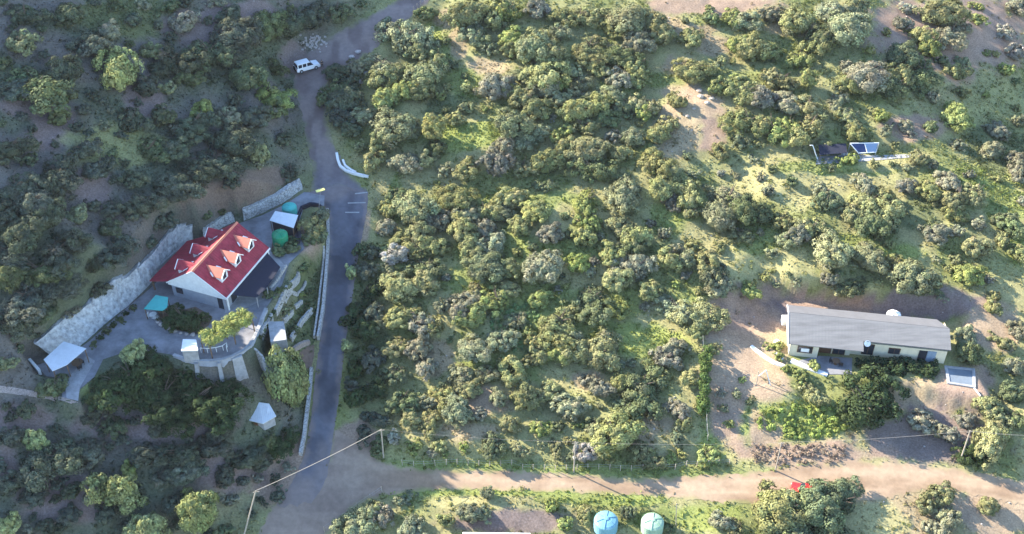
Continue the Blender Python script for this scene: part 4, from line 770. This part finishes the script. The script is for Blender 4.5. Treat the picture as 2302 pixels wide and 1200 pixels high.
COLS = {'O': (.250,.250,.112), 'G': (.245,.256,.142), 'M': (.248,.240,.158), 'B': (.245,.272,.095), 'D': (.142,.164,.084), 'Y': (.295,.285,.115), 'P': (.34,.32,.25), 'S': (.115,.128,.088), 'L': (.31,.34,.15), 'E': (.055,.078,.036)}  # L is brightened for sunlit crowns, S darkened for shaded ones
CN = {'O': 'olive', 'G': 'grey green', 'M': 'greyish brown', 'B': 'bright green', 'D': 'dark green', 'Y': 'yellow green', 'P': 'pale dry', 'S': 'shaded dark', 'L': 'sunlit green', 'E': 'deep green'}
data = '''
910,87,50,G 857,140,37,G 890,157,37,O 943,110,33,G 983,133,27,O 960,167,37,G 950,200,35,O 910,207,27,B 867,223,30,B 817,260,27,G 883,283,50,G 857,317,30,O 927,290,25,D 975,300,33,Yt 985,325,22,D 810,327,17,O 907,367,28,M 960,357,22,O 840,360,27,O 993,377,20,G
1050,33,40,O 1110,20,35,O 1070,67,30,G 1103,110,20,G 1113,53,22,O 1140,27,33,B 1080,83,28,G 1150,83,30,B 1153,112,25,O 1207,20,30,M 1200,110,43,G 1237,130,47,O 1233,90,37,O 1267,37,30,O 1303,33,30,O 1253,72,28,G 1323,100,37,O 1333,143,30,O 1287,157,20,G 1360,20,20,O 1413,40,50,G 1373,60,25,O 1433,90,37,M 1400,127,37,D 1433,143,33,O 1393,167,30,M 1433,180,28,O 1473,57,33,O 1487,80,28,O
1113,193,40,M 1173,167,22,G 1153,207,25,O 1180,220,33,O 1210,247,33,O 1253,187,25,B 1217,197,28,G 1263,220,25,G 1300,187,28,O 1320,217,25,G 1300,247,37,O 1343,240,33,O 1373,213,30,G 1413,227,30,G 1367,263,30,D 1310,277,30,O 1447,247,25,B 1153,283,43,G 1187,300,37,G 1133,327,33,M 1113,367,37,Ms 1050,377,30,O 1177,367,24,O 1260,293,22,B 1233,363,35,O 1270,330,28,O 1320,333,40,O 1330,377,37,D 1377,303,17,M 1423,310,28,G 1393,343,22,O 1480,300,24,O 1477,363,37,Y 920,362,24,M
1461,44,25,O 1554,81,30,O 1598,41,20,D 1639,37,25,B 1679,48,30,G 1731,30,28,M 1783,52,37,O 1876,30,37,G 1920,22,33,G 1902,67,45,G 1846,89,33,D 1687,107,40,O 1724,111,30,O 1657,100,25,B 1794,126,30,B 1835,96,30,O 1554,155,40,O 1587,148,20,G 1613,192,25,B 1650,170,20,B 1672,200,38,O 1709,218,33,M 1753,178,33,O 1765,218,22,M 1816,185,25,Ot 1942,167,50,M 1976,167,37,O 1913,192,28,O 2027,122,40,D 2072,159,40,D 2005,192,40,D 2027,48,22,M 2038,18,18,P 2116,30,42,O 2135,67,38,M 2075,85,28,O 2087,111,25,B 2153,159,27,O 2164,137,20,G 2161,207,18,O 2264,67,22,P 2279,118,25,Ps 2290,15,25,M 1520,226,22,O 1465,237,25,O 1679,266,38,O 1731,281,35,O 1772,274,26,B 1813,240,35,O 1876,222,25,G 1905,255,22,G 1916,281,20,O 2038,281,18,M 2242,289,22,Ms 1487,281,28,O
1770,237,28,M 1817,283,40,O 1770,297,33,B 1897,252,22,O 1917,296,26,O 1980,260,20,B 1990,290,18,G 2033,283,17,M 2147,260,40,B 2153,323,18,G 2233,290,23,Ms 2253,302,20,Ms 2283,357,25,M 2290,387,28,M
1857,453,28,D 1850,430,24,G 1937,413,28,M 1947,450,38,O 1983,453,33,O 1957,493,42,D 1997,500,28,D 1910,477,28,O 1823,507,32,O 1790,527,25,M 1767,493,24,O 2083,427,28,O 2127,400,28,M 2150,440,35,O 2193,430,32,O 2143,480,25,O 2037,417,22,M 2253,487,22,D 2270,510,28,D 2197,500,18,M 2153,517,18,M 2100,520,28,M 2193,553,33,O 2083,508,20,D 1863,567,44,G 1950,577,38,G 2010,587,22,O 2250,540,20,O 2290,567,24,O 2150,583,18,O
1913,642,28,D 1887,650,18,O 2043,620,46,G 2060,640,30,D 2180,612,32,B 2230,687,22,O 2237,660,20,O 2287,737,26,M 2163,753,28,G 2173,793,32,D 2253,767,20,O 2280,823,25,M 1938,893,76,E 1823,877,28,O 1800,840,20,B 2220,910,28,O 2280,880,30,D 2207,975,46,O 2195,1010,36,E 2067,940,33,Ms 2100,960,26,Ms 2167,940,25,M 2130,973,24,Ms 2270,930,26,D 2240,950,24,M
1317,447,35,B 1400,437,45,G 1323,487,28,B 1240,519,32,M 1393,503,30,O 1313,533,26,O 1467,497,14,M 1223,600,44,M 1297,590,28,B 1327,612,16,M 1427,527,34,O 1373,567,30,O 1417,550,26,D 1427,600,37,M 1493,523,18,M 1387,627,34,O 1460,650,30,O 1333,663,37,D 1383,690,26,B 1447,685,15,M 1500,583,28,O 1543,580,26,G 1530,557,18,M 1487,420,37,O 1507,452,24,M 1547,427,37,O 1553,470,24,O 1633,447,50,G 1623,487,37,G 1667,470,37,D 1660,518,25,O 1700,474,30,D 1613,617,32,D 1617,642,28,M 1683,643,24,B 1773,533,24,G 1733,567,18,G 1553,540,20,Y 1590,587,28,Y 1590,700,40,O 1520,687,36,G 1577,735,24,O 1257,713,46,O 1280,755,26,G 1347,773,43,O 1250,783,30,B 1210,773,26,O 1520,780,27,M
890,433,24,D 933,460,43,G 983,493,35,M 1023,443,36,O 1090,467,34,O 1050,483,33,G 1150,443,33,O 1130,477,28,G 1037,510,33,O 1090,517,26,M 943,517,32,O 890,567,33,Ps 943,557,36,O 960,592,31,D 1077,550,37,O 1110,543,34,G 1097,597,40,D 1143,602,28,O 1167,507,30,O 1203,473,30,Y 900,640,37,O 960,633,30,O 1037,667,30,M 1070,650,24,O 1117,667,34,B 1143,647,26,O 1063,700,34,B 1037,697,26,M 917,700,33,O 867,720,25,G 933,723,30,M 897,773,30,O 943,777,30,M 1210,667,28,B 1067,780,36,G 1127,760,30,G 1200,777,28,O 1165,720,22,G 1185,735,18,B 875,470,24,O 870,510,22,M 868,560,18,O 875,600,20,G
895,830,28,D 910,890,32,D 1000,870,22,Y 1040,850,32,G 1090,840,28,G 960,820,28,M 1150,830,34,O 1200,802,24,O 1290,790,26,O 1350,790,44,O 1340,855,34,M 1440,860,46,D 1400,850,30,O 1490,800,30,M 1180,890,34,O 1240,880,30,O 1280,910,34,G 1030,920,38,G 1010,900,24,O 1080,930,18,Ms 1150,950,26,O 1220,960,24,B 1380,970,50,O 1340,955,26,G 1320,1015,28,Ps 1110,1000,30,D 885,980,18,P 930,1000,20,B 960,945,24,Y 1450,1025,30,O 1520,982,20,D 1500,910,18,M 1540,950,22,O 1550,850,22,Y 1530,920,22,M 1585,1012,24,B 1600,782,18,O 1170,1010,22,G 1250,1000,20,O 925,940,22,O 990,990,20,O 1060,870,26,O 1120,890,24,G 960,900,20,M 1500,1030,18,B 1410,915,24,D
800,1172,38,G 870,1150,26,M 840,1130,22,O 930,1182,33,G 1095,1106,18,Gt 1055,1150,26,G 1085,1150,20,G 1310,1152,22,O 1412,1150,18,D 900,1120,18,G 1000,1165,20,O 2095,1112,35,O 2130,1150,30,M 2220,1135,24,O 2100,1178,24,M 1240,1135,18,B 1270,1175,20,B 1500,1180,18,D 1620,1170,24,G 1655,1180,22,O
1748,1140,60,O 1830,1130,58,D 1888,1118,42,D 1862,1170,56,D 1775,1185,60,D
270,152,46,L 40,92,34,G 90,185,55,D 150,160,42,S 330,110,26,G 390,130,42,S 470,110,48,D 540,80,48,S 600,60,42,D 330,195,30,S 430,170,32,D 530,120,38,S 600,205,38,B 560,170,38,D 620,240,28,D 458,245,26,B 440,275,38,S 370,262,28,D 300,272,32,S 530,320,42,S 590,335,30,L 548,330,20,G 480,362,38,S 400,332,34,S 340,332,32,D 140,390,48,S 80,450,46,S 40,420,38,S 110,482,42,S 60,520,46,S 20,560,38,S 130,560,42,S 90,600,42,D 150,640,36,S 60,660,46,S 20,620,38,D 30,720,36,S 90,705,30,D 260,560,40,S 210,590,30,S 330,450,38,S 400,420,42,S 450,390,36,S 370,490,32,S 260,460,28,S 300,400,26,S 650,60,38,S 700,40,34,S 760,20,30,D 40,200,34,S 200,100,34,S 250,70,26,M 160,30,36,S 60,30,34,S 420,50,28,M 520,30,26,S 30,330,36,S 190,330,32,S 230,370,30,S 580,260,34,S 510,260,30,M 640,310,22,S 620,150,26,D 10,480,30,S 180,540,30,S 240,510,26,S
745,200,32,D 775,222,38,S 762,162,30,S 790,190,28,S 770,262,28,S 800,150,22,M 790,290,22,D
820,600,26,S 832,650,28,E 800,690,24,E 822,740,28,E 840,800,28,S 800,820,26,E 832,870,30,E 800,890,24,E 845,935,25,S 780,775,16,L 790,610,18,L 850,560,20,S 815,560,18,D 845,700,24,S 780,720,18,E 790,860,20,S 820,970,20,S 850,1000,22,D
300,835,56,E 303,790,24,L 345,845,60,E 262,850,44,E 375,870,52,E 450,885,60,E 508,870,48,E 488,905,50,E 510,870,26,E 410,840,32,E 420,915,44,E
656,868,46,L 640,985,36,E 602,992,22,D 88,985,32,L 150,1025,48,S 90,1045,48,S 205,1005,34,S 258,1080,52,L 292,1048,24,B 452,1142,46,L 340,1182,42,L 20,1170,30,L 400,1010,38,S 470,1000,34,S 420,1055,34,S 540,1022,34,S 590,1032,28,S 80,1112,28,S 128,862,34,D 160,1150,26,S 30,980,30,S 330,1020,30,S 210,930,26,S 60,920,24,S 510,1070,26,S 500,960,30,S 360,960,26,S 400,1120,26,S 620,1110,20,S 120,1180,24,S 30,1080,30,S 240,1150,26,S
412,705,42,E 392,715,28,E 705,510,30,O 712,490,24,G 692,530,20,D 720,530,20,D 652,555,18,D 625,562,16,D 640,695,14,G 615,770,20,D 605,660,14,D 680,600,16,D 660,740,14,D 250,892,16,D 230,895,14,B 655,540,18,E
1830,820,16,B 300,690,9,D 286,702,9,E 271,715,10,D 256,728,9,E 241,742,10,D 226,756,9,E 211,768,9,D 613,700,9,E 606,712,9,D 599,727,9,E 592,741,9,D 585,754,9,E 628,650,10,D 648,640,12,G 690,690,12,D 670,740,10,G 700,650,11,D 676,660,9,B 640,700,9,D 2085,830,20,E 2000,820,18,E 1745,775,14,B 1750,800,12,B 1770,825,14,B 1665,850,10,B 1655,885,12,G 1685,900,12,D 1620,880,12,M 1625,915,12,G 1640,950,12,B'''
buildrng = random.Random(11)
LMK = [('the red house',470,590),('the white car',691,150),('the yellow lamp',720,430),('the tin shed',638,492),('the vine pergola',510,740),('the pale canopy',145,800),('the small hut',588,930),('the leaning pole',572,1110),('the embankment wall',240,670),('the terrace wall',480,830),
 ('the grey bungalow',1950,760),('the solar panels',1940,335),('the blue tank',1360,1170),('the lime tank',1464,1172),('the small pool',2160,845),('the A frame',1717,845),('the rounded topiary tree',975,300),('the green glade',1060,305),('the tan path',1060,120),('the pink slope',1590,20),('the column hedge',1583,860),('the corner pole',858,1000),('the verge pole',1292,1025),('the bank pole',1750,1025),('the far right pole',2170,1005),('the red car',1797,1085),('the stony bare slope',1550,250),('the grassy terrace',1700,600),('the tan clearing',990,760),('the central brownish tree',1223,600),('the central grey tree',1633,450),('the bright grass clearing',1440,770),('the curving kerb',790,385),('the asphalt road',760,800),('the bare mauve patch',110,285),('the track bend',700,250),('the tall sunlit tree',270,150),('the lone bright tree',2147,260),('the dry clearing',1290,850)]
def label_for(x, y, r, kind, col):
    best = min(LMK, key=lambda l: (l[1]-x)**2+(l[2]-y)**2+(1e9 if (l[1]-x)**2+(l[2]-y)**2 < 200 else 0)); dx, dy = x-best[1], y-best[2]
    h_ = 'right' if dx > 0 else 'left'; v_ = 'below' if dy > 0 else 'above'
    pos = ('%s of' % h_) if abs(dx) > 2.2*abs(dy) else v_ if abs(dy) > 2.2*abs(dx) else ('%s and %s of' % (v_, h_))
    sz = 'tiny' if r < 17 else 'small' if r < 24 else 'medium' if r < 32 else 'large' if r < 42 else 'huge'
    return '%s %s %s' % (sz, CN[col], kind), '%s %s' % (pos, best[0])
ORD = ['first', 'second', 'third', 'fourth', 'fifth', 'sixth', 'seventh', 'eighth', 'ninth', 'tenth', 'eleventh', 'twelfth']+['thirteenth', 'fourteenth', 'fifteenth', 'sixteenth', 'seventeenth', 'eighteenth', 'nineteenth', 'twentieth']+['%dth' % k for k in range(21, 60)]
plants = []
for tok in data.split():
    x, y, r, c = tok.split(','); plants.append((float(x), float(y), float(r), c[0], c[1:]))
FR_ = random.Random(23); placed = [(p[0], p[1], p[2]) for p in plants]
def free(x, y, r): return all((x-a)**2+(y-b)**2 > (r+c*.75)**2 for a, b, c in placed)
def inpx(x, y, q): return bool(pdist(np.array([float(x)]), np.array([float(y)]), q)[0] < 0)
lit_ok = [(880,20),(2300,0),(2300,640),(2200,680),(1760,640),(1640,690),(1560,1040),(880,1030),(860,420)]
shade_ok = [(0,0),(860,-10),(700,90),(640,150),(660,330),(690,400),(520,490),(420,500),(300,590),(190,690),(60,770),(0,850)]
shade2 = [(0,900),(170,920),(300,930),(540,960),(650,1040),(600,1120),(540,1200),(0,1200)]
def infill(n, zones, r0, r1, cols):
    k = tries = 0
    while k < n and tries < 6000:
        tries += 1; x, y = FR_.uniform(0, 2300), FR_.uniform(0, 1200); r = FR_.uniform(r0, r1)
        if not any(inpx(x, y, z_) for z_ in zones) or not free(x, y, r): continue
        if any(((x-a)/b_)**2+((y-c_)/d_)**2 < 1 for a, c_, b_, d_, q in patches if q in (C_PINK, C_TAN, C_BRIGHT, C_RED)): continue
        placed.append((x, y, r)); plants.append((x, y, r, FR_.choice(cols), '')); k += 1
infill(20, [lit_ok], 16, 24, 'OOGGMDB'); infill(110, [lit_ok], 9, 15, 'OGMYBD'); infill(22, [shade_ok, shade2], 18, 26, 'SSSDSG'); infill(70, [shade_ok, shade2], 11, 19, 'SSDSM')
lab = {}
for i, (x, y, r, c, st_) in enumerate(plants):
    kind = 'tree' if r >= 36 else 'shrub' if r >= 22 else 'bush'; lab.setdefault(label_for(x, y, r, kind, c), []).append(i)
LABEL = {}
for (a, b), ids in lab.items():
    for k, i in enumerate(sorted(ids, key=lambda j: plants[j][0])): LABEL[i] = '%s %s' % (a, b) if len(ids) == 1 else '%s %s, %s from left' % (a, b, ORD[k])
VJ = random.Random(5)
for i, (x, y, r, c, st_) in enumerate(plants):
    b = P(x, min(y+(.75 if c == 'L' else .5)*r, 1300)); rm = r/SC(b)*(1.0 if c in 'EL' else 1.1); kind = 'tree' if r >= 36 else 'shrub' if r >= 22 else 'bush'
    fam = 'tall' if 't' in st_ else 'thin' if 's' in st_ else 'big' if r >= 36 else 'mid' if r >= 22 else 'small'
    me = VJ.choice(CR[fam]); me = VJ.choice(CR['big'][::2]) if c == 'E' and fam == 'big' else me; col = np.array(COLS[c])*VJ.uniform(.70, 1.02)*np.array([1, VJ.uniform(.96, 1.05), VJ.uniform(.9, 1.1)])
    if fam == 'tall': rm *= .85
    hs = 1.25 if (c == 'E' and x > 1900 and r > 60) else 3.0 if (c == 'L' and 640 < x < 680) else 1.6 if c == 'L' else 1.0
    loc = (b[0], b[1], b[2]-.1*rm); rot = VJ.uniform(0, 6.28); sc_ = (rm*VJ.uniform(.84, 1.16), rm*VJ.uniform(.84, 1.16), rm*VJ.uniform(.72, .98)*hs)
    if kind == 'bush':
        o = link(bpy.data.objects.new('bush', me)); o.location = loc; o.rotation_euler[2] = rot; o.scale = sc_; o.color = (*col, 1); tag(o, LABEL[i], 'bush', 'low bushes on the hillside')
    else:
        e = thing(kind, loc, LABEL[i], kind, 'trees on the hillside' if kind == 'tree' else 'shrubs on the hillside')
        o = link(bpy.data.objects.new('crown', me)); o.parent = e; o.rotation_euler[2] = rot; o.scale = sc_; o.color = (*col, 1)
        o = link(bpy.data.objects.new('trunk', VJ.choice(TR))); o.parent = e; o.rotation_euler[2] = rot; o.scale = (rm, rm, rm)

# hedges and climbers: leaf masses of their own shape
def leafmass(name, cen, rad, nl, leaf, col, parent=None, label=None, cat=None):
    cen = np.array(cen); rad = np.array(rad); out = np.tile(np.array([[0, -.2, .6]]), (len(cen), 1))
    base = ROOT[parent] if parent else np.zeros(3)
    p, n, s, t = clumps_to_leaves(cen-base, rad, out, nl, leaf, up=.1); o = link(bpy.data.objects.new(name, quads_mesh(name, p, n, s, t))); o.color = (*col, 1); o.parent = parent
    if label: tag(o, label, cat)
    return o
cs, rs = [], []
for k in range(210):
    u = random.random()*(len(pc)-1.001); i = int(u); q = pc[i]+(pc[i+1]-pc[i])*(u-i); a = random.uniform(-.3, 1.25); q = q+(pf[0]-pc[0])*a+[0, 0, .3+.25*math.sin(u*5)+random.uniform(-.2, .45)]; cs.append(q); rs.append(random.uniform(.35, .7))
leafmass('vine', cs, rs, 70, .15, (.25, .27, .085), pg)['label'] = 'thick yellow green vine'
for j, (y0, y1, lb) in enumerate(((792, 850, 'tall clipped green column hedge left of the soil yard, the upper stretch'), (855, 925, 'tall clipped green column hedge left of the soil yard, the lower stretch'))):
    cs, rs = [], []
    for k in range(60):
        q = P(1584-(j*4)+random.uniform(-9, 9), random.uniform(y0, y1)+12); cs.append(q+[0, 0, random.uniform(.2, 2.6)]); rs.append(random.uniform(.4, .65))
    leafmass('hedge', cs, rs, 45, .2, (.075, .11, .035), None, lb, 'hedge')
cs, rs = [], []
for k in range(120):
    q = PZ(random.uniform(1925, 2105), random.uniform(812, 842), Z2); cs.append(q+[0, 0, random.uniform(0, .8)]); rs.append(random.uniform(.35, .65))
leafmass('creeper_hedge', cs, rs, 42, .22, (.035, .055, .028), None, 'dark green creeper hedge along the front of the grey roofed house', 'hedge')
cs, rs = [], []
for k in range(90):
    a = random.uniform(0, 6.28); q = random.random()**.5; p = P(1810+110*q*math.cos(a), 948+38*q*math.sin(a)); cs.append(p+[0, 0, random.uniform(-.1, .25)]); rs.append(random.uniform(.3, .6))
leafmass('groundcover', cs, rs, 60, .2, (.19, .235, .065), None, 'bright green sprawling groundcover on the bank below the big dark tree', 'ground cover')
cs, rs = [], []
for k in range(110):
    p = P(random.uniform(1690, 1900), random.uniform(1000, 1042)); cs.append(p+[0, 0, random.uniform(-.1, .3)]); rs.append(random.uniform(.2, .45))
leafmass('dry_brush', cs, rs, 26, .16, (.22, .17, .125), None, 'band of dry brown brush along the bank above the dirt road', 'dry brush')
cs, rs = [], []
for k in range(120):
    a = random.uniform(0, 6.28); q = random.random()**.5; p = P(1160+75*q*math.cos(a), 735+55*q*math.sin(a)); cs.append(p+[0, 0, random.uniform(-.1, .2)]); rs.append(random.uniform(.2, .45))
leafmass('fern_patch', cs, rs, 40, .2, (.13, .19, .075), None, 'fresh green patch of ferny herbs in the middle of the sunlit slope', 'ground cover')

# ---- low cover nobody could count
rdist = lambda X, Y: np.minimum(np.minimum(pdist(X, Y, road_w[0]), pdist(X, Y, road_w[1])), pdist(X, Y, road_w[2]))
def scatter(n, dens):
    pts = []
    x = rng.uniform(GX0+8, GX1-8, n); y = rng.uniform(GY0, GY1-8, n); z = Hat(x, y); px, py = proj(x, y, z)
    k = (px > -60) & (px < 2362) & (py > -60) & (py < 1270); x, y, z, px, py = x[k], y[k], z[k], px[k], py[k]
    ok = (rdist(x, y) > rng.normal(.1, .35, len(x))) & (pdist(x, y, pad1) > .2); c = ground_colour(x[:, None], y[:, None], z[:, None])[:, 0]
    d2 = pdist(x, y, pad2) > .3; ok &= d2; k = ok & (rng.random(len(x)) < dens(x, y, px, py, c)); return x[k], y[k], z[k], c[k]
grn = lambda c: np.clip((c[:, 1]-c[:, 0])/(c[:, 1]+1e-6)*3.5+.22, 0, 1)
x, y, z, c = scatter(620000, lambda x, y, px, py, c: np.clip(grn(c)+.28*(c[:, 1] > c[:, 0]*.78), 0, 1)*np.clip(vnoise(x+5, y+9, 3)*1.6, .1, 1))
n = len(x); pos = np.stack([x, y, z+.06], -1)
me = quads_mesh('grass', pos, unit(rng.normal(size=(n, 3))*np.array([1, 1, .55])+[-.1, -.3, .25]), rng.uniform(.12, .36, n), c*rng.uniform(.55, 1.45, (n, 1)), 'col', MGR, 1.9)
tag(link(bpy.data.objects.new('grass', me)), 'grass and herbs growing between the shrubs', 'grass', kind='stuff')
x, y, z, c = scatter(21000, lambda x, y, px, py, c: np.clip(.2+grn(c)*.5+(vnoise(x+70, y+20, 9)-.45)*1.5, 0.04, 1)*np.where(c[:, 0] > c[:, 1]*1.28, .12, 1)); n = len(x)
rd_ = rng.uniform(.15, .65, n); cc = c*np.array([.72, .82, .66])*rng.uniform(.6, 1.3, (n, 1)); nl = 22; i = np.repeat(np.arange(n), nl)
dd = unit(rng.normal(size=(n*nl, 3))); dd[:, 2] = np.abs(dd[:, 2]); pos = np.stack([x, y, z], -1)[i]+dd*rd_[i][:, None]*rng.uniform(.5, 1.1, (n*nl, 1))*np.array([1, 1, .8])
me = quads_mesh('low_scrub', pos, unit(dd+rng.normal(size=(n*nl, 3))*.5), rng.uniform(.10, .24, n*nl), cc[i]*rng.uniform(.75, 1.25, (n*nl, 1)), 'col', MGR, 1.5)
tag(link(bpy.data.objects.new('low_scrub', me)), 'low scrub and dry tufts covering the slopes', 'scrub', kind='stuff')
def stones(name, pts, sizes, label):
    mb = MB()
    for p, s_ in zip(pts, sizes):
        v = unit(rng.normal(size=(8, 3)))*s_*rng.uniform(.6, 1.1, (8, 1))
        q = [(-1,-1,-1),(1,-1,-1),(1,1,-1),(-1,1,-1),(-1,-1,1),(1,-1,1),(1,1,1),(-1,1,1)]
        w = [(p[0]+s_*.55*a*random.uniform(.6, 1.2), p[1]+s_*.55*b*random.uniform(.6, 1.2), p[2]+s_*.4*c_*random.uniform(.5, 1.2)) for a, b, c_ in q]
        mb.add(w, [(3,2,1,0),(4,5,6,7),(0,1,5,4),(1,2,6,5),(2,3,7,6),(3,0,4,7)])
    return tag(mb.build(name, M['rock']), label, 'stones', kind='stuff')
pp = [P(random.gauss(703, 16), random.gauss(97, 10)) for _ in range(70)]; stones('rubble', pp, [random.uniform(.15, .5) for _ in pp], 'heap of white rubble beside the dirt track above the white car')
x, y, z, c = scatter(5200, lambda x, y, px, py, c: np.clip((c[:, 0]-c[:, 1])*5, 0, .8)*(vnoise(x+40, y+3, 6) > .45)); stones('loose_stones', np.stack([x, y, z], -1), rng.uniform(.06, .26, len(x)), 'loose stones scattered over the bare soil')

# ---------------------------------------------------------------- the air
hm = bpy.data.materials.new('haze'); hm.use_nodes = True; t = hm.node_tree; t.nodes.clear(); out = t.nodes.new('ShaderNodeOutputMaterial'); v = t.nodes.new('ShaderNodeVolumePrincipled')
v.inputs['Color'].default_value = (.90, .90, 1.0, 1); v.inputs['Density'].default_value = .00004; v.inputs['Anisotropy'].default_value = .1; t.links.new(v.outputs[0], out.inputs['Volume'])
zl, zh = float(min(HG.min(), OZ.min()))-2, float(max(OZ.max(), CAM[2]))+5
tag(MB().box(-428, 441, -406, 463, zl, zh).build('haze', hm), 'thin bluish haze in the air over the valley', 'haze', kind='stuff')
print('S at ridge', [(round(float(S_of(q[0], q[1])[0]), 2), round(float(q[2]), 2)) for q in (hl(0, 0, RZ_), hl(0, HL_, RZ_), pc[0], pc[-1], kc)], zl, zh)
